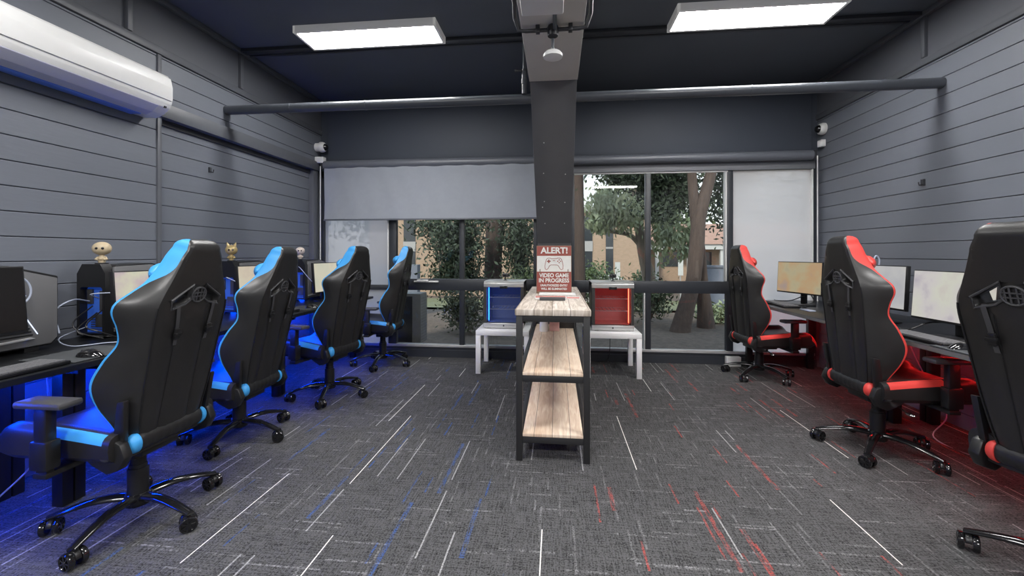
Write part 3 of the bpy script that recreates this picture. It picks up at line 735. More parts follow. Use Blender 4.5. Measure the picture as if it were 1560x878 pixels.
# led strips under the rear edges of the desks and on the desk behind the towers
def led(x0, x1, y0, y1, z0, z1, m, label):
    o = MB().box(x0, x1, y0, y1, z0, z1).build('led_strip', m); tag(o, label, 'led strip', 'glowing LED strips')
led(-2.62, -2.605, .5, 4.75, DH-.04, DH-.030, 'led_blue', 'blue LED strip glowing under the left desks')
led(2.62, 2.635, .5, 4.75, DH-.04, DH-.030, 'led_red', 'red LED strip glowing under the right desks')
led(XL-.038, XL-.02, 2.08, 4.70, DH+.012, DH+.020, 'led_wall', 'blue LED strip along the wall behind the towers on left desks')

# ------------------------------------------------------------------ monitors
def monitor(x, y, face, scr, label, tilt=4, w=.54, h=.315, zc=1.0, on=True):
    t = thing('monitor', label, 'monitor', (x, y, DH), math.radians(face), 'computer monitors on the desks')
    R = Matrix.Translation((0, 0, zc-DH)) @ Matrix.Rotation(math.radians(-tilt), 4, 'Y')
    MB().box(-.028, 0, -w/2, w/2, -h/2, h/2, bev=.004, mtx=R).box(-.05, -.026, -w/4, w/4, -h/4, h/4, bev=.01, mtx=R).build('casing', 'black', t)
    sm = MB().box(-.001, .0015, -w/2+.007, w/2-.007, -h/2+.014, h/2-.007).build('screen', scr, t)
    sm.matrix_local = R
    MB().box(-.075, -.05, -.03, .03, .012, zc-DH+.03, bev=.005).lathe([(.11, 0), (.11, .008), (.10, .012), (.02, .014)], 28, 0, Matrix.Translation((-.045, 0, .001))).build('stand', 'black', t)
    return t
S1 = screenmat('screen_pastel', [(.40, .30, .42), (.52, .42, .44), (.62, .60, .45), (.45, .52, .48)], .95, 1.3)
S2 = screenmat('screen_cream', [(.45, .34, .32), (.60, .52, .40), (.62, .60, .46)], .95, 4.1)
S3 = screenmat('screen_sand', [(.52, .48, .38), (.62, .58, .45), (.56, .56, .44)], .95, 7.7)
S4 = screenmat('screen_orange', [(.42, .33, .30), (.56, .37, .20), (.52, .45, .28), (.40, .36, .26)], .74, 2.2)
S5 = screenmat('screen_pale', [(.42, .42, .45), (.50, .50, .50), (.55, .54, .50)], .9, 9.)
S6 = screenmat('screen_mist', [(.40, .36, .42), (.56, .53, .52), (.58, .58, .50), (.52, .46, .44)], .95, 5.5)
S0 = mat('screen_off', (.008, .007, .007), .25, var=.2)
monitor(-2.50, 1.485, 0, S0, 'switched-off black monitor at the left edge of the picture', 5, zc=1.02)
monitor(-2.45, 2.385, 0, S1, 'monitor with pastel cloudy screen behind the nearest blue chair', 4, zc=.98)
monitor(-2.45, 3.31, 0, S2, 'monitor with cream screen behind the second blue chair', 4, zc=.985)
monitor(-2.45, 4.34, 0, S3, 'monitor with pale sandy screen behind the third blue chair', 4, zc=.985)
monitor(2.36, 4.43, 194, S4, 'monitor with orange and brown screen at the window end of right desks', 3, zc=1.0)
monitor(2.38, 3.44, 180, S5, 'monitor with plain pale screen partly hidden by the middle red chair', 3, zc=.995)
monitor(2.33, 2.78, 180, S6, 'monitor with misty off-white screen between the two nearer red chairs', 4, zc=.975)

# ------------------------------------------------------------------ PC towers
def tower_meshes():
    w, d, h = .19, .47, .435
    prof = [(0, 0.02), (0, h-.03), (.03, h), (.26, h+.01), (d, h-.05), (d, .05), (d-.03, .02)]
    body = MB()
    body.prism(prof, lambda y, z: Vector((-w/2, y+.045, z)), lambda y, z: Vector((w/2-.012, y+.045, z)), 0, .006)
    body = body.mesh('chassis', 'black')
    # rear rim: black arch round the recessed back panel
    a = w/2; outer = [(-a, .015), (-a, h-.05), (-a+.035, h+.008), (a-.035, h+.008), (a, h-.05), (a, .015)]
    inner = [(-a+.02, .03), (-a+.02, h-.14), (-a+.03, h-.13), (a-.03, h-.13), (a-.02, h-.14), (a-.02, .03)]
    mb = MB(); q = []
    for yy in (0., .06):
        q.append(([mb.bm.verts.new((x, yy, z)) for x, z in outer], [mb.bm.verts.new((x, yy, z)) for x, z in inner]))
    for k in range(6):
        k2 = (k+1) % 6
        mb.face([q[0][0][k], q[0][0][k2], q[0][1][k2], q[0][1][k]]); mb.face([q[1][0][k], q[1][0][k2], q[1][1][k2], q[1][1][k]])
        mb.face([q[0][0][k], q[0][0][k2], q[1][0][k2], q[1][0][k]]); mb.face([q[0][1][k], q[0][1][k2], q[1][1][k2], q[1][1][k]])
    rim = mb.mesh('rear_rim', 'black')
    panel = MB().box(-a+.015, a-.015, .042, .047, .03, h-.13).mesh('back_panel', 'bluelit')
    io = MB().box(-a+.03, -a+.065, .03, .043, .20, .29, bev=.002).box(-.01, .055, .032, .043, .06, .14, bev=.002)
    for k in range(6): io.box(-.045, .06, .036, .043, .045+.014*k, .051+.014*k)
    io = io.box(.02, .05, .03, .043, .16, .28, bev=.002).mesh('port_plate', 'dkgrey')
    # side shell with vents
    sp = [(.05, .03), (.05, h-.01), (.29, h), (d+.03, h-.06), (d+.03, .06), (d, .03)]
    side = MB().prism(sp, lambda y, z: Vector((w/2-.012, y, z)), lambda y, z: Vector((w/2+.004, y, z)), 0, .004).mesh('side_shell', 'towergrey')
    vent = MB()
    for k in range(9):
        z = .085+.017*k; vent.box(w/2+.002, w/2+.0075, .10, .39-.0065*k, z, z+.008)
    vent = vent.mesh('side_vent', 'black')
    x = w/2+.006
    l1 = MB().tube([(x, .41, .090), (x, .35, .20)], .0026, 6).mesh('light_bar', 'led_white')
    l2 = MB().tube([(x, .345, .268), (x, .362, .293)], .0012, 6).mesh('light_bar', 'led_white')
    lip = MB().prism([(.05, .062), (.38, .078), (.40, .068), (.05, .05)], lambda y, z: Vector((w/2, y, z)), lambda y, z: Vector((w/2+.012, y, z)), 0, .002).mesh('side_lip', 'silver')
    feet = MB().box(-.08, -.05, .06, .12, 0, .021).box(.05, .08, .06, .12, 0, .021).box(-.08, -.05, d-.1, d-.04, 0, .021).box(.05, .08, d-.1, d-.04, 0, .021).mesh('foot', 'black')
    return [('chassis', body), ('rear_rim', rim), ('back_panel', panel), ('port_plate', io), ('side_shell', side), ('side_vent', vent), ('light_bar', l1), ('light_bar', l2), ('side_lip', lip), ('foot', feet)]
TW = tower_meshes()
def tower(x, y, label):
    t = thing('computer_tower', label, 'computer tower', (x, y, DH+.001), 0, 'PC towers on the left desks')
    for nm, me in TW: link(nm, me, t)
    return t
tower(-2.77, 1.51, 'dark grey PC tower at left edge behind the switched-off monitor')
tower(-2.765, 2.25, 'black PC tower with blue-lit cabled back, nearest of the towers with figurines')
tower(-2.765, 3.28, 'black PC tower topped by the spiky gold figurine')
tower(-2.765, 4.26, 'black PC tower with light bars, closest to the window')

# figurines: plain big-headed toys
def figure(x, y, z, kind, label, rz=0.):
    t = thing('figurine', label, 'figurine', (x, y, z), rz, 'small figurines on the PC towers')
    m = {0: 'bone', 1: 'gold', 2: 'pinkwhite'}[kind]
    MB().lathe([(.032, 0), (.032, .006), (0, .006)], 20).build('stand', 'black', t)
    MB().lathe([(0, .006), (.017, .008), (.019, .025), (.015, .045), (.01, .055), (0, .055)], 14).sphere((.0, -.022, .03), .008, 0, 8, 6).tube([(-.016, 0, .042), (-.026, -.012, .028), (-.012, -.022, .026)], .006, 8).tube([(.016, 0, .042), (.026, -.012, .028), (.012, -.022, .026)], .006, 8).build('body', m, t)
    h = MB().sphere((0, 0, .094), .046, 0, 20, 14, (1, .95, .90))
    if kind == 1:
        for sx, dz, rx in ((-.022, .036, .02), (.022, .036, -.02)): h.tube([(sx, 0, .090+dz), (sx*1.5, .004, .125+dz)], [.016, .002], 8)
        h.tube([(0, 0, .12), (0, 0, .14)], [.012, .002], 8)
    h.build('head', m, t)
    for sx in (-.014, .014):
        MB().sphere((sx, -.041, .095), .0075, 0, 10, 8, (1, .5, 1)).build('eye', 'gloss', t)
TOP = DH+.444
figure(-2.775, 2.32, TOP, 0, 'bald cream-coloured big-headed figurine on the nearest blue-lit tower', .6)
figure(-2.775, 3.36, TOP, 1, 'gold figurine with pointed ears on the middle tower', .6)
figure(-2.775, 4.34, TOP, 2, 'pale round-headed figurine on the tower closest to window', .5)

# keyboards, mice, mats
def kb_mesh():
    cs = MB().box(-.075, .075, -.22, .22, 0, .016, bev=.004).box(.07, .078, -.21, .21, .004, .013).mesh('casing', 'black')
    k = MB()
    for r in range(6):
        for c in range(20):
            k.box(-.062+r*.0215, -.045+r*.0215, -.208+c*.0208, -.190+c*.0208, .015, .022)
    return cs, k.mesh('keys', 'keys')
KB = kb_mesh()
def keyboard(x, y, rz, label):
    t = thing('keyboard', label, 'keyboard', (x, y, DH+.001), math.radians(rz), 'keyboards on the desks')
    link('casing', KB[0], t); link('keys', KB[1], t)
MSH = None
def mouse(x, y, rz, label):
    global MSH
    if MSH is None:
        rr = []
        for i in range(9):
            u = -1+i/4; k = math.sqrt(max(.03, 1-u*u)); hh = .036*k*(1-.25*(u+.2)**2)
            rr.append([Vector((u*.06, .032*k**.6*math.cos(a), max(0, hh*math.sin(a)))) for a in [PI*j/10 for j in range(11)]])
        MSH = (MB().loft(rr).mesh('shell', 'gloss'), MB().cyl((-.035, -.003, .024), (-.035, .003, .024), .008, 12).mesh('scroll_wheel', 'dkgrey'))
    t = thing('mouse', label, 'computer mouse', (x, y, DH+.006), math.radians(rz), 'mice on the desks')
    link('shell', MSH[0], t); link('scroll_wheel', MSH[1], t)
def pad(x, y, w, d, label):
    o = MB().box(-w/2, w/2, -d/2, d/2, 0, .004, bev=.0015).build('mouse_pad', 'mousepad'); o.location = (x, y, DH+.001); tag(o, label, 'mouse pad', 'cloth mouse pads on the desks')
keyboard(-2.285, 1.50, 2, 'black keyboard at the left edge of the picture'); pad(-2.36, 1.90, .30, .34, 'grey mouse pad under the nearest mouse on left desk')
mouse(-2.265, 1.84, 8, 'glossy black mouse beside the keyboard at the left edge')
keyboard(-2.33, 2.36, 0, 'black keyboard below the pastel monitor, half behind nearest blue chair')
pad(-2.33, 3.72, .26, .3, 'dark mouse pad between the second and third blue chairs'); mouse(-2.25, 3.70, 0, 'black mouse on left desk between second and third blue chairs')
keyboard(-2.34, 3.32, 0, 'black keyboard behind the second blue chair')
keyboard(2.155, 2.74, 180, 'black keyboard under the misty monitor on right desk')
pad(2.17, 2.44, .26, .24, 'dark mouse pad on right desk beside cut-off chair'); mouse(2.12, 2.46, 175, 'glossy black mouse on right desk beside cut-off red chair')
keyboard(2.2, 4.42, 176, 'black keyboard below the orange monitor by the window')
o = MB().box(-.03, .03, -.07, .07, 0, .008, bev=.002).build('phone', 'cable_w'); o.location = (2.22, 4.02, DH+.001); tag(o, 'pale flat card lying on right desk near the orange monitor', 'card')

# cables
def cable(pts, m, label, r=.0035, nm='cable', cat='cable', group=None):
    o = MB().tube(smoothpath(pts, 8), r, 7).build(nm, m); tag(o, label, cat, group); return o
cable([(-2.80, 2.27, .95), (-2.77, 2.16, .97), (-2.74, 2.05, .92), (-2.70, 2.04, .80)], 'cable_w', 'pale cable arching from the blue-lit tower port toward the grey tower', .004)
cable([(-2.66, 1.56, 1.155), (-2.64, 1.72, 1.16), (-2.635, 1.85, 1.10), (-2.635, 1.85, 1.00), (-2.64, 1.70, .94)], 'cable_w', 'pale cable curling over the side of the grey tower', .0045)
cable([(-2.74, 2.27, .97), (-2.70, 2.20, 1.0), (-2.62, 2.30, 1.0), (-2.52, 2.38, .98)], 'cable_w', 'pale cable running from tower to back of pastel monitor', .0035)
for i, (a, b, c, d) in enumerate((((-2.79, 2.28, .92), (-2.78, 2.17, .84), (-2.72, 2.16, .78), (-2.62, 2.2, .742)), ((-2.76, 2.28, .88), (-2.74, 2.16, .80), (-2.68, 2.18, .76), (-2.5, 2.3, .74)), ((-2.72, 2.28, .90), (-2.70, 2.17, .82), (-2.64, 2.2, .78), (-2.48, 2.2, .74)))):
    cable([a, b, c, d], 'cable_b', ['black cable hanging from left side of the blue-lit tower back', 'black cable hanging from middle of the blue-lit tower back', 'black cable hanging from right side of the blue-lit tower back'][i], .004, group='cables behind the blue-lit tower')
cable([(-2.80, 2.26, .80), (-2.78, 2.1, .76), (-2.6, 2.02, .738), (-2.5, 2.12, .738), (-2.35, 2.2, .738)], 'cable_w', 'pale cable lying on left desk between grey tower and keyboard', .003)
cable([(-2.76, 3.3, 1.02), (-2.70, 3.22, 1.04), (-2.62, 3.24, 1.0), (-2.56, 3.3, .95)], 'cable_w', 'pale cable arching from middle tower behind the second blue chair', .004)
cable([(-2.76, 4.28, 1.10), (-2.68, 4.2, 1.08), (-2.62, 4.22, 1.0), (-2.55, 4.26, .9)], 'cable_w', 'pale cable arching from the tower closest to window', .004)
cable([(-2.60, 1.9, .70), (-2.58, 1.9, .45), (-2.6, 1.86, .2), (-2.7, 1.75, .02), (-2.5, 1.6, .012)], 'cable_w', 'pale blue cable hanging below the left desks', .004)
for i, p in enumerate(([(2.40, 4.3, .86), (2.36, 4.2, .78), (2.2, 4.3, .745), (2.12, 4.55, .745), (2.3, 4.7, .745)], [(2.42, 4.4, .84), (2.33, 4.5, .77), (2.25, 4.62, .755), (2.32, 4.8, .745)], [(2.4, 2.7, .84), (2.36, 2.95, .80), (2.26, 3.0, .745), (2.3, 3.25, .745)], [(2.38, 2.62, .85), (2.34, 2.5, .78), (2.25, 2.6, .748), (2.2, 3.0, .748)])):
    cable(p, 'cable_b', ['black cable looping below the orange monitor on right desk', 'black cable trailing from the orange monitor toward the window', 'black cable trailing behind the misty monitor', 'black cable lying beneath the misty monitor'][i], .005, group='black cables on the right desks')
cable([(2.6, 3.5, .68), (2.62, 3.35, .4), (2.66, 3.2, .14), (2.5, 3.1, .012), (2.55, 2.8, .012), (2.7, 2.7, .14)], 'cable_w', 'thin cable tangled on the floor below the right desks', .004)
# little webcams on the right wall side monitors
def clip(x, y, z, label):
    o = MB().tube(smoothpath([(0, 0, 0), (-.005, .0, .05), (.02, .01, .08), (.04, .01, .05), (.035, .01, -.01)], 5), .006, 8).build('headset_hook', 'cable_w'); o.location = (x, y, z); tag(o, label, 'hook', 'pale curved hooks on the monitors')
clip(2.41, 3.50, 1.14, 'pale curved hook above the plain pale monitor'); clip(-2.66, 2.62, 1.10, 'pale curved hook above the pastel monitor on left desk')

# ------------------------------------------------------------------ console shelf
sx0, sx1, sy0, sy1 = -.241, .195, 2.515, 4.27
t = thing('console_shelf', 'three-tier rustic wood console shelf on black frame below the column', 'shelf unit')
MB().box(sx0-.006, sx1+.006, sy0-.008, sy1+.008, .868, .905, bev=.004).build('top', 'wood_top', t)
for z in (.53, .165): MB().box(sx0+.039, sx1-.039, sy0+.003, sy1-.003, z-.0195, z, bev=.003).build('shelf', 'wood', t)
for x in (sx0, sx1-.038):
    for y in (sy0, sy1-.038): MB().box(x, x+.038, y, y+.038, 0, .868, bev=.002).build('leg', 'shelf_steel', t)
for zt in (.868, .51, .145):
    for y in (sy0+.004, sy1-.034): MB().box(sx0+.036, sx1-.036, y, y+.03, zt-.038, zt, bev=.002).build('cross_rail', 'shelf_steel', t)
    for x in (sx0+.004, sx1-.034): MB().box(x, x+.03, sy0+.036, sy1-.036, zt-.038, zt, bev=.002).build('side_rail', 'shelf_steel', t)
# alert sign -----------------------------------------------------------------
def text_mesh(s, size, sx=1., bold=.0):
    cu = bpy.data.curves.new('txt', 'FONT'); cu.body = s; cu.size = size; cu.align_x = 'CENTER'; cu.align_y = 'CENTER'; cu.extrude = .0004; cu.offset = bold; cu.resolution_u = 3
    o = bpy.data.objects.new('txt', cu); C.objects.link(o); bpy.context.view_layer.update()
    me = bpy.data.meshes.new_from_object(o.evaluated_get(bpy.context.evaluated_depsgraph_get())); bpy.data.objects.remove(o)
    xs = [v.co.x for v in me.vertices]; cxm = (min(xs)+max(xs))/2; wid = max(xs)-min(xs); k = sx/wid
    for v in me.vertices: v.co = Vector(((v.co.x-cxm)*k, v.co.y, v.co.z))
    me.materials.clear(); return me
M['signred'] = mat('sign_red_paint', (.27, .055, .04), .5, var=.25, scale=30)
M['signwhite'] = mat('sign_white_paint', (.66, .66, .63), .5, var=.12, scale=25)
M['signrust'] = mat('sign_rust_edge', (.22, .14, .09), .6, var=.3, scale=40)
t = thing('alert_sign', 'red and white tin warning sign with game controller, standing on the console shelf', 'sign', (-.022, 3.52, .9075))
t.rotation_euler = (math.radians(-5), 0, 0)
SW, SH = .290, .398
MB().box(-SW/2, SW/2, 0, .004, 0, SH, bev=.0015).build('plate', 'signrust', t)
def band(z0, z1, m): return MB().box(-SW/2+.004, SW/2-.004, -.0012, .001, z0, z1).build('panel', m, t)
band(.312, SH-.005, 'signred'); band(.180, .312, 'signwhite'); band(.016, .180, 'signred')
RX = Matrix.Rotation(PI/2, 4, 'X')
for s, size, w, z, m in (('ALERT!', .070, .225, .355, 'signwhite'), ('VIDEO GAME', .046, .245, .148, 'signwhite'), ('IN PROGRESS', .046, .25, .106, 'signwhite'), ('UNAUTHORIZED ENTRY', .024, .225, .066, 'signwhite'), ('WILL BE ELIMINATED', .024, .215, .037, 'signwhite')):
    me = text_mesh(s, size, w, size*.034); me.materials.append(M[m]); o = link('lettering', me, t); o.matrix_local = Matrix.Translation((0, -.002, z)) @ RX
half = [(0, .04), (.022, .04), (.03, .046), (.05, .046), (.062, .036), (.07, .012), (.076, -.02), (.074, -.044), (.062, -.052), (.05, -.044), (.036, -.018), (.026, -.012), (0, -.012)]
pts = [(x, 0, z) for x, z in half] + [(-x, 0, z) for x, z in half[-2:0:-1]]
ic = MB().tube([Vector((x, -.002, z+.248)) for x, _, z in pts], .002, 6, closed=True)
ic.box(-.058, -.028, -.003, 0, .262, .271).box(-.0475, -.0385, -.003, 0, .2515, .2815)
for dx, dz in ((0, .012), (0, -.012), (.012, 0), (-.012, 0)): ic.cyl((.043+dx, -.003, .267+dz), (.043+dx, 0, .267+dz), .005, 12)
ic.box(-.009, .009, -.003, 0, .270, .275); ic.build('controller_icon', 'signred', t)
for sx in (-1, 1):
    st = MB().box(sx*.115-.015, sx*.115+.015, -.02, .05, 0, .006).tube([(sx*.115, .048, .004), (sx*.115, .006, .2)], .003, 6).build('easel_leg', 'signrust', t); st.rotation_euler.x = math.radians(5)
# papers in front of it
M['paper'] = mat('white_paper', (.78, .78, .77), .6, var=.03)
M['redpaper'] = mat('red_print', (.62, .25, .22), .6, var=.5, scale=60)
o = MB().box(-.14, .15, -.06, .06, 0, .014, bev=.003).build('white_tray', 'paper'); o.location = (.0, 3.42, .906); tag(o, 'flat white box lying in front of the alert sign', 'box')
t = thing('leaflet_stack', 'stack of red and white leaflets on the front of the console shelf', 'leaflets', (-.03, 3.13, .906), .05)
MB().box(-.13, .10, -.06, .07, .0, .012, bev=.001).build('paper_block', 'paper', t); MB().box(-.125, .095, -.055, .065, .012, .013).build('printed_cover', 'redpaper', t)
t = thing('leaflet', 'single red and white leaflet beside the leaflet stack', 'leaflet', (.115, 3.2, .906), -.1)
MB().box(-.05, .06, -.08, .08, 0, .003).build('sheet', 'paper', t); MB().box(-.045, .055, -.075, .03, .003, .0036).build('printed_area', 'redpaper', t)
o = MB().box(-.09, .09, -.03, .03, 0, .02, bev=.002).build('name_plate', 'dkgrey'); o.location = (-.03, 3.02, .906); tag(o, 'thin dark plate at front of the leaflets on console shelf', 'plate')
# middle shelf
t = thing('paper_cup', 'white cylindrical tub on the middle console shelf, left', 'tub', (-.115, 3.86, .531))
MB().lathe([(0, 0), (.036, 0), (.038, .01), (.038, .15), (.035, .155)], 24).build('tub', 'white', t); MB().lathe([(.039, .15), (.039, .168), (0, .17)], 24).build('lid', 'white', t)
o = MB().box(-.045, .045, -.05, .05, 0, .14, bev=.004).build('carton', mat('pink_carton', (.75, .45, .42), .5, var=.3, scale=20)); o.location = (-.02, 3.93, .531); tag(o, 'pink and white carton on the middle console shelf beside the tub', 'carton')
t = thing('black_case', 'low black case at the back of the middle console shelf', 'case', (.07, 4.12, .531))
MB().box(-.10, .10, -.09, .09, 0, .16, bev=.012).build('body', 'black', t); MB().box(-.04, .04, -.1, -.088, .12, .135, bev=.003).build('handle', 'dkgrey', t)

# ------------------------------------------------------------------ side tables + fridges
def side_table(x0, y0, label):
    t = thing('side_table', label, 'table', (x0+.275, y0+.275, 0), 0, 'white side tables by the window')
    MB().box(-.275, .275, -.275, .275, .395, .445, bev=.002).build('tabletop', 'white_lam', t)
    for sx in (-1, 1):
        for sy in (-1, 1): MB().box(sx*.25-.025, sx*.25+.025, sy*.25-.025, sy*.25+.025, 0, .395, bev=.0015).build('leg', 'white_lam', t)
side_table(-.83, 4.30, 'white square side table under the blue-lit fridge'); side_table(.285, 4.275, 'white square side table under the red-lit fridge')
M['glow_blue'] = emat('fridge_blue_light', (.015, .16, 1), 11.); M['glow_red'] = emat('fridge_red_light', (1, .085, .04), 11.)
M['in_blue'] = mat('fridge_blue_lit_interior', (.22, .28, .42), .5, emis=(.0, .05, .45), estr=.05); M['in_red'] = mat('fridge_red_lit_interior', (.50, .22, .20), .5, emis=(.8, .02, .015), estr=.07)  # weak emission carries the tube's glow over the lining
M['door_glass'] = glassmat('fridge_glass', (.9, .9, .92), .8)
M['can'] = mat('stock_cans', (.2, .2, .22), .35, metal=.4)
def frame_mb(w, d, h):
    mb = MB(); o = [(-w, .02), (w, .02), (w, h-.02), (-w, h-.02)]; i = [(-w+.03, .06), (w-.03, .06), (w-.03, h-.05), (-w+.03, h-.05)]
    q = [([mb.bm.verts.new((x, y, z)) for x, z in o], [mb.bm.verts.new((x, y, z)) for x, z in i]) for y in (-d, -d+.04)]
    for k in range(4):
        j = (k+1) % 4
        mb.face([q[0][0][k], q[0][0][j], q[0][1][j], q[0][1][k]]); mb.face([q[1][0][k], q[1][0][j], q[1][1][j], q[1][1][k]])
        mb.face([q[0][0][k], q[0][0][j], q[1][0][j], q[1][0][k]]); mb.face([q[0][1][k], q[0][1][j], q[1][1][j], q[1][1][k]])
    return mb
def fridge(x0, y0, c, label):
    t = thing('mini_fridge', label, 'fridge', (x0+.21, y0+.215, .445), 0, 'glass-door mini fridges')
    w, d, h = .21, .20, .49
    mb = MB().box(-w, -w+.035, -d+.045, d, .02, h, bev=.004).box(w-.035, w, -d+.045, d, .02, h, bev=.004).box(-w, w, d-.04, d, .02, h).box(-w, w, -d+.045, d, .02, .06)
    mb.box(-w, w, -d+.045, d, h-.035, h)
    mb.build('cabinet', 'case', t)
    MB().box(-w-.004, w+.004, -d+.03, d, h, h+.012, bev=.004).build('top_plate', 'silver', t)
    MB().box(-w+.035, w-.035, d-.05, d-.041, .06, h-.035).box(-w+.035, -w+.039, -d+.05, d-.05, .06, h-.035).box(w-.039, w-.035, -d+.05, d-.05, .06, h-.035).box(-w+.035, w-.035, -d+.05, d-.05, .06, .064).box(-w+.035, w-.035, -d+.05, d-.05, h-.04, h-.035).build('interior', 'in_'+c, t)
    for z in (.20, .325):
        mb = MB()
        for k in range(9): mb.tube([(-w+.05+k*.04, -d+.06, z), (-w+.05+k*.04, d-.06, z)], .0022, 6)
        mb.tube([(-w+.04, -d+.06, z), (w-.04, -d+.06, z)], .004, 6).tube([(-w+.04, d-.06, z), (w-.04, d-.06, z)], .003, 6); mb.build('wire_shelf', 'silver', t)
    sd = -1 if c == 'blue' else 1
    MB().box(sd*(w-.045)-.003, sd*(w-.045)+.003, -d+.052, -d+.060, .08, h-.06).build('light_tube', 'glow_'+c, t)
    dr = frame_mb(w, d, h).build('door', 'case', t)
    MB().prism([(-d, h-.052), (-d-.002, h-.01), (-d+.03, h+.012), (-d+.04, h+.012), (-d+.04, h-.052)], lambda y, z: Vector((-w-.002, y, z)), lambda y, z: Vector((w+.002, y, z)), 0, .003).build('door_top_strip', 'silver', dr)
    MB().box(-w-.002, w+.002, -d-.002, -d+.04, .008, .06, bev=.003).build('door_bottom_strip', 'silver', dr)
    MB().box(-w+.03, w-.03, -d+.012, -d+.018, .06, h-.05).build('door_glass', 'door_glass', dr)
    MB().box(-.04, .04, -d-.006, -d+.002, h-.066, h-.038, bev=.002).build('display', 'gloss', dr)
    R = Matrix.Translation((0, -d, .034)) @ Matrix.Rotation(PI/2, 4, 'X'); MB().lathe([(.009, 0), (.009, .005), (0, .006)], 14, 0, R).build('lock', 'dkgrey', dr)
    for sx in (-1, 1): MB().box(sx*(w-.05)-.02, sx*(w-.05)+.02, -d+.03, -d+.07, 0, .02).build('foot', 'black', t)
    for sx in (-1, 1): MB().box(sx*(w-.05)-.02, sx*(w-.05)+.02, d-.07, d-.03, 0, .02).build('foot', 'black', t)
    k = thing('webcam', 'black webcam standing on top of the %s-lit fridge' % c, 'webcam', (x0+.21+(.02 if c == 'red' else .0), y0+.17, .445+h+.0125), 0, 'webcams on the fridges')
    MB().box(-.02, .02, -.02, .02, 0, .006, bev=.002).cyl((0, 0, .004), (0, 0, .035), .006, 10).build('stand', 'black', k)
    MB().box(-.035, .035, -.018, .018, .035, .075, bev=.008).build('body', 'black', k)
    MB().cyl((0, -.018, .055), (0, -.024, .055), .011, 14).build('lens', 'gloss', k)
fridge(-.765, 4.41, 'blue', 'mini fridge glowing blue on the left white table'); fridge(.36, 4.385, 'red', 'mini fridge glowing red on the right white table')
cable([(.60, 4.84, .5), (.60, 4.87, .3), (.58, 4.88, .05), (.45, 4.86, .012)], 'cable_b', 'thin black power cord hanging behind the red-lit fridge table', .004)
cable([(-.5, 4.86, .4), (-.42, 4.88, .1), (-.34, 4.80, .012), (-.46, 4.72, .012)], 'cable_w', 'pale power cord on the floor behind the blue-lit fridge table', .004)
o = MB().box(-.075, .075, -.03, .03, 0, .105, bev=.004).build('floor_box', 'white'); o.location = (1.93, 4.89, .0); tag(o, 'white outlet box on floor beside the far red chair', 'outlet box')

# ------------------------------------------------------------------ outside
M['soil'] = mat('leaf_litter', (.115, .088, .066), .95, var=.7, scale=14, bump=.5, bscale=30)
M['grass'] = mat('grass', (.15, .16, .085), .95, var=.5, scale=6, bump=.4, bscale=60)
M['bark'] = mat('brown_bark', (.075, .052, .040), .9, var=.5, scale=9, bump=.8, bscale=18, stretch=(3, 3, .5))
M['bark2'] = mat('pale_bark', (.19, .155, .125), .85, var=.3, scale=6, bump=.4, bscale=14, stretch=(3, 3, .6))
M['leaf_d'] = mat('dark_leaves', (.035, .055, .028), .7, var=.6, scale=3)
M['leaf_g'] = mat('grey_green_leaves', (.10, .115, .07), .7, var=.5, scale=3)
M['leaf_m'] = mat('mid_leaves', (.085, .125, .05), .7, var=.5, scale=3)
M['leaf_l'] = mat('pale_leaves', (.27, .32, .18), .7, var=.4, scale=3)
M['brick'] = brickmat('tan_brick', (.37, .26, .18), (.33, .23, .155), (.35, .28, .22), 3.2)
M['bluewall'] = mat('blue_grey_wall', (.17, .19, .23), .8, var=.08)
M['conc'] = mat('grey_spandrel', (.33, .32, .31), .8)
M['dwin'] = mat('dark_window', (.03, .035, .04), .15)
M['whitep'] = mat('white_paint', (.50, .50, .48), .6)
M['tile'] = mat('terracotta_roof', (.34, .20, .14), .8, var=.2, scale=5)
GZ = -1.2
mb = MB(); gp = [(YB+.10, -.10), (9.8, -.10), (11.5, -.25), (16.5, GZ), (95, GZ)]; gv = [[mb.bm.verts.new((x, y, z)) for y, z in gp] for x in (-70, 70)]
for i in range(len(gp)-1): mb.face([gv[0][i], gv[1][i], gv[1][i+1], gv[0][i+1]])
struct(mb.build('ground', 'soil'))
mb = MB(); gp = [(10.2, -.085), (11.5, -.225), (16.5, GZ+.02), (22.5, GZ+.02)]; gv = [[mb.bm.verts.new((x, y, z)) for y, z in gp] for x in (-40, 40)]
for i in range(len(gp)-1): mb.face([gv[0][i], gv[1][i], gv[1][i+1], gv[0][i+1]])
tag(mb.build('lawn', 'grass'), 'sloping strip of lawn beyond the trees', 'grass', kind='stuff')
def trunk(mb, pts, rs, n=12):
    P_ = smoothpath(pts, 5); R_ = [v[0] for v in smoothpath([(r, 0, 0) for r in rs], 5)]
    mb.tube(P_, R_, n); return mb
def leaves(cl, size, droop=0., seed=1):
    rnd = random.Random(seed); mb = MB()
    for (cx, cy, cz), (rx, ry, rz), n in cl:
        for _ in range(n):
            while True:
                p = Vector((rnd.uniform(-1, 1), rnd.uniform(-1, 1), rnd.uniform(-1, 1)))
                if p.length <= 1: break
            p = Vector((rnd.gauss(0, .46), rnd.gauss(0, .46), rnd.gauss(0, .46)))
            c = Vector((cx+p.x*rx, cy+p.y*ry, cz+p.z*rz))
            d = Vector((rnd.gauss(0, 1), rnd.gauss(0, 1), rnd.gauss(0, 1)-droop*2)).normalized(); e = d.orthogonal().normalized()
            e = Matrix.Rotation(rnd.uniform(0, 6.28), 3, d) @ e
            s = size*rnd.uniform(.6, 1.5)
            mb.face([mb.bm.verts.new(c-d*s), mb.bm.verts.new(c+e*s*.38), mb.bm.verts.new(c+d*s), mb.bm.verts.new(c-e*s*.38)])
    return mb
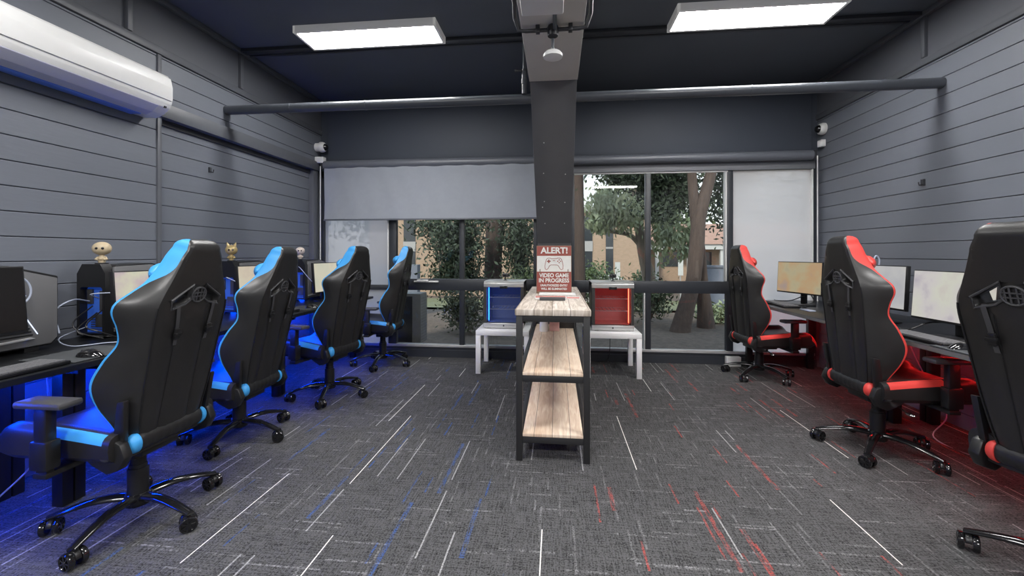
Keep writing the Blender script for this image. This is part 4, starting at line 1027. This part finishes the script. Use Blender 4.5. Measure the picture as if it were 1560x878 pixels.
def tree(name, label, cat, trunks, cl, bark, leaf, size, droop=0., seed=1, group='trees outside the window'):
    t = thing(name, label, cat, trunks[0][0][0] if trunks else cl[0][0], 0, group)
    b = Vector(t.location)
    for pts, rs in trunks: trunk(MB(), [Vector(p)-b for p in pts], rs).build('trunk', bark, t)
    if cl: leaves([((c[0]-b.x, c[1]-b.y, c[2]-b.z), r, n) for c, r, n in cl], size, droop, seed).build('foliage', leaf, t, recalc=False)
    return t
tree('tree', 'straight brown tree trunk just right of the column, outside', 'tree', [([(.44, 8.6, -.1), (.44, 8.6, 1.5), (.42, 8.6, 3.2), (.42, 8.6, 5)], [.15, .12, .11, .1])], [((.6, 8.9, 4.3), (1.3, 1., .9), 700)], 'bark', 'leaf_d', .1, .3, 2)
tree('tree', 'leaning twin-trunk tree outside the right window', 'tree',
     [([(2.05, 7.52, -.32), (2.20, 7.6, .2), (2.36, 7.66, .75), (2.43, 7.7, 1.3), (2.50, 7.75, 1.9), (2.72, 7.82, 2.7), (2.9, 7.9, 3.8)], [.19, .15, .125, .13, .115, .095, .08]),
      ([(2.70, 8.0, -.3), (2.67, 8.0, .25), (2.60, 7.95, .8), (2.53, 7.85, 1.3), (2.44, 7.8, 1.9), (2.38, 7.8, 2.7), (2.3, 7.8, 3.8)], [.18, .13, .105, .10, .09, .08, .07])],
     [((1.50, 8.9, 2.88), (.62, .5, .28), 3600), ((2.35, 9.3, 2.62), (.62, .6, .55), 5200), ((3.3, 8.6, 2.55), (.55, .5, .85), 2600), ((2.15, 9.0, 2.12), (.30, .4, .22), 700), ((2.2, 8.6, 3.6), (1.7, 1., .5), 3000)], 'bark', 'leaf_d', .05, .2, 3)
tree('tree', 'brown-trunked tree with dark feathery foliage outside the left window', 'tree', [([(-1.26, 8.4, -.1), (-1.27, 8.4, .8), (-1.24, 8.4, 2.), (-1.24, 8.4, 4)], [.22, .18, .17, .14])],
     [((-1.82, 7.6, 1.45), (.50, .4, .62), 4600), ((-1.85, 7.7, .80), (.55, .4, .32), 1900), ((-.72, 8.2, 1.45), (.40, .4, .66), 2600), ((-1.3, 8.7, 2.1), (1.3, .5, .5), 3200), ((-2.45, 8.2, 1.75), (.5, .4, .26), 700)], 'bark', 'leaf_d', .045, .3, 4)
tree('gum_tree', 'pale gum tree with a long curved branch and drooping leaves outside', 'tree',
     [([(2.45, 11.3, -.1), (2.38, 11.3, .6), (2.22, 11.3, 1.3), (2.15, 11.3, 1.8), (2.08, 11.3, 2.6), (1.9, 11.3, 4)], [.2, .17, .13, .12, .11, .08]),
      ([(2.18, 11.3, 1.45), (1.9, 11.28, 1.72), (1.56, 11.25, 1.80), (1.25, 11.2, 1.86), (.98, 11.2, 2.1), (.70, 11.2, 2.4)], [.075, .06, .055, .05, .04, .03])],
     [((1.28, 10.9, 2.40), (.52, .5, .50), 1700), ((1.80, 10.9, 2.25), (.45, .5, .42), 1200), ((2.72, 10.9, 1.75), (.36, .4, .62), 1100), ((1.05, 10.9, 1.98), (.26, .4, .26), 350), ((2.3, 11.4, 2.9), (1.2, .6, .5), 900), ((3.3, 11, 1.6), (.3, .3, .5), 500)], 'bark2', 'leaf_l', .075, .9, 5)
# rows beyond
for i, (x, y, r, z) in enumerate(((-16, 38, 4.5, 4.5), (-8, 40, 4, 4.8), (5.2, 36, 2.0, 4.0), (10, 40, 4.5, 4.6), (19, 38, 5, 5))):
    tree('background_tree', ['tall green tree far left behind the brick building', 'rounded green tree behind the left brick building', 'narrow green tree between the two brick buildings', 'green tree behind the low roofed building', 'tall green tree far right in background'][i], 'tree',
         [([(x, y, GZ), (x, y, z)], [.3, .2])], [((x, y, z), (r, r*.6, r*.62), 1500)], 'bark2', 'leaf_m', .28, .2, 20+i)
def bush(x, y, z, rx, ry, rz, n, leaf, label, size=.05, seed=1):
    gz = -.1 if y < 10 else (-.85 if y < 15 else GZ)
    t = thing('bush', label, 'bush', (x, y, gz), 0, 'bushes outside the windows')
    mb = MB()
    for k in range(5): mb.tube([(0, 0, 0), (rx*.5*math.cos(k*1.3), ry*.5*math.sin(k*1.3), z-gz)], .012, 6)
    mb.build('stem', 'bark', t); leaves([((0, 0, z-gz), (rx, ry, rz), n)], size, 0, seed).build('foliage', leaf, t, recalc=False)
bush(1.15, 14.3, .35, .75, .5, .55, 2200, 'leaf_m', 'green bush in front of brick wall right of the column', .06, 31)
bush(2.75, 13.8, .3, .40, .35, .45, 900, 'leaf_m', 'small rounded green bush beside the white pole', .06, 32)
bush(-.95, 14, .4, .7, .5, .5, 1500, 'leaf_m', 'green bush behind the blue-lit fridge outside', .06, 33)
bush(1.72, 8.2, .42, .42, .3, .36, 1500, 'leaf_d', 'dark low shrub left of the leaning tree base', .04, 34)
bush(1.0, 8.9, .35, .40, .3, .36, 1300, 'leaf_d', 'dark low shrub behind the red-lit fridge', .04, 35)
bush(-1.55, 6.95, .33, .36, .3, .40, 2200, 'leaf_g', 'grey-green leafy shrub beside the outdoor unit', .036, 36)
bush(-.85, 7.2, .32, .38, .3, .42, 2000, 'leaf_g', 'grey-green leafy shrub below the trunk outside left window', .036, 37)
bush(3.1, 8.5, .1, .35, .2, .2, 600, 'leaf_l', 'pale grassy tuft right of the twin trunks', .05, 38)
bush(2.0, 9.6, .15, .35, .25, .3, 700, 'leaf_g', 'grey-green tuft seen between leaning trunk and window mullion', .04, 39)
# brick buildings
def facade(mb, x0, x1, y, z0, z1, d=6, mi=0): mb.box(x0, x1, y, y+d, z0, z1, mi)
t = thing('brick_building', 'long tan brick building with dark window bands behind the trees', 'building', (-2, 24, -.1))
mb = MB().box(-9, 6.9, 0, 7, GZ+.1, 3.7); mb.build('wall', 'brick', t); MB().box(-9.2, 7.1, -.25, 7.2, 3.7, 3.95).build('roof', 'conc', t)
for x0, x1, sp in ((3.45, 3.98, True), (4.72, 5.12, False), (-6.9, -6.2, True), (-3.9, -3.3, True), (-.4, .2, True), (1.8, 2.3, True)):
    f = MB().box(x0, x1, -.04, .02, -.4, 3.45).build('window', 'dwin', t)
    if sp: MB().box(x0-.02, x1+.02, -.06, .0, 1.48, 2.05).build('spandrel', 'conc', f)
    else: MB().box(x0, x1, -.06, 0, 1.62, 1.72).build('spandrel', 'conc', f)
t = thing('low_building', 'low tan building with tiled roof and white fascia far right', 'building', (10, 29, -.1))
MB().box(-4, 6, 0, 6, GZ+.1, 1.75).build('wall', 'brick', t)
MB().box(-4.3, 6.3, -1.1, 6, 1.62, 1.95).build('fascia', 'whitep', t)
MB().prism([(-1.2, 1.95), (3, 3.5), (6.2, 1.95)], lambda y, z: Vector((-4.3, y, z)), lambda y, z: Vector((6.3, y, z))).build('roof', 'tile', t)
for x in (-3.7, -1.7, .3, 2.3, 4.3): MB().box(x, x+.22, -1.0, -.78, GZ+.1, 1.62).build('post', 'whitep', t)
for x in (-3, -1, 1.2, 3.2): MB().box(x, x+1.1, -.03, .02, .5, 1.45).build('window', 'dwin', t)
o = MB().box(2.98, 8, 8.95, 9.12, -.1, .96).box(2.95, 8, 8.92, 9.15, .96, 1.0).build('boundary_wall', 'bluewall'); tag(o, 'low blue-grey boundary wall behind the right window', 'wall')
o = MB().box(-6.5, -3.0, 8.9, 9.1, -.1, 1.0).build('boundary_wall', 'bluewall'); tag(o, 'low grey boundary wall behind the sheer left window', 'wall')
for x, y, h, lb in ((3.2, 16.5, 1.9, 'thin white pole standing before the brick building'),):
    o = MB().cyl((x, y, GZ), (x, y, h), .03, 10).build('pole', 'whitep'); tag(o, lb, 'pole')
for x, y, z, lb in ((2.45, 17.5, .45, 'small white sign on post in front of brick building'), (5.05, 18.0, .55, 'small white sign on post in front of low building')):
    t = thing('post_sign', lb, 'sign', (x, y, -.1), 0, 'small white signs on posts')
    MB().cyl((0, 0, GZ+.1), (0, 0, z+.5), .025, 8).build('post', 'conc', t); MB().box(-.1, .1, -.045, -.025, z-.1, z+.55).build('board', 'whitep', t)
# parked cars
def car(x, y, rz, m, label):
    t = thing('car', label, 'car', (x, y, GZ+.02), rz, 'parked cars outside')
    prof = [(-2.1, .35), (-2.15, .7), (-2.0, .9), (-1.3, .98), (-.7, 1.4), (.5, 1.42), (1.2, 1.0), (2.0, .85), (2.15, .6), (2.12, .3)]
    MB().prism(prof, lambda a, z: Vector((a, -.85, z)), lambda a, z: Vector((a, .85, z)), 0, .06).build('body', m, t)
    MB().prism([(-1.2, 1.0), (-.66, 1.34), (.46, 1.36), (1.08, 1.02)], lambda a, z: Vector((a, -.86, z)), lambda a, z: Vector((a, .86, z)), 0, .01).build('windows', 'dwin', t)
    for a in (-1.35, 1.35):
        for b in (-.8, .8): MB().cyl((a, b-.1, .32), (a, b+.1, .32), .32, 20).build('wheel', 'black', t)
car(2.0, 19.8, PI/2, 'whitep', 'white car parked behind the red-lit fridge, mostly hidden'); car(8.3, 22, .1, 'silver', 'silver car parked before the low building')
# outdoor unit of the air conditioner
t = thing('condenser_unit', 'dark outdoor air-conditioning unit standing outside the left window', 'condenser', (-2.26, 5.98, -.1))
MB().box(-.36, .34, -.15, .15, .05, .77, bev=.012).build('casing', mat('condenser_grey', (.16, .155, .145), .5), t)
MB().box(-.34, .22, -.156, -.148, .08, .73, bev=.003).build('dark_front', 'black', t)
mb = MB()
for k in range(16): mb.tube([(.346, -.14, .09+.042*k), (.346, .14, .09+.042*k)], .003, 5)
for k in range(5): mb.tube([(.348, -.13+.065*k, .08), (.348, -.13+.065*k, .74)], .003, 5)
mb.build('wire_guard', 'conc', t)
MB().box(-.3, -.2, -.14, .14, 0, .05).box(.18, .28, -.14, .14, 0, .05).build('foot', 'conc', t)

# ------------------------------------------------------------------ world, sun, camera
w = bpy.data.worlds.new('sky'); sc.world = w; w.use_nodes = True
nt = w.node_tree; nt.nodes.clear()
out = N(nt, 'ShaderNodeOutputWorld'); bg = N(nt, 'ShaderNodeBackground')
tc = N(nt, 'ShaderNodeTexCoord'); s = N(nt, 'ShaderNodeSeparateXYZ'); L(nt, tc.outputs['Generated'], s.inputs[0])
r = N(nt, 'ShaderNodeValToRGB'); r.color_ramp.elements[0].position = .0; r.color_ramp.elements[0].color = (.92, .94, .95, 1); r.color_ramp.elements[1].position = .6; r.color_ramp.elements[1].color = (.50, .66, .90, 1)
L(nt, s.outputs[2], r.inputs[0]); L(nt, r.outputs[0], bg.inputs[0]); bg.inputs[1].default_value = 2.1; L(nt, bg.outputs[0], out.inputs[0])
su = bpy.data.lights.new('sun', 'SUN'); su.energy = 4.2; su.angle = math.radians(8); su.color = (1, .95, .86)
so = bpy.data.objects.new('sun', su); C.objects.link(so); so.rotation_euler = (math.radians(48), 0, math.radians(-25))

cam = bpy.data.cameras.new('camera'); co = bpy.data.objects.new('camera', cam); C.objects.link(co)
cam.sensor_width = 36; cam.lens = 645/1560*36; cam.shift_y = -52/1560; cam.clip_start = .05; cam.clip_end = 300
co.location = (0, 0, 1.235); co.rotation_euler = (PI/2, 0, math.atan(68/645))
sc.camera = co
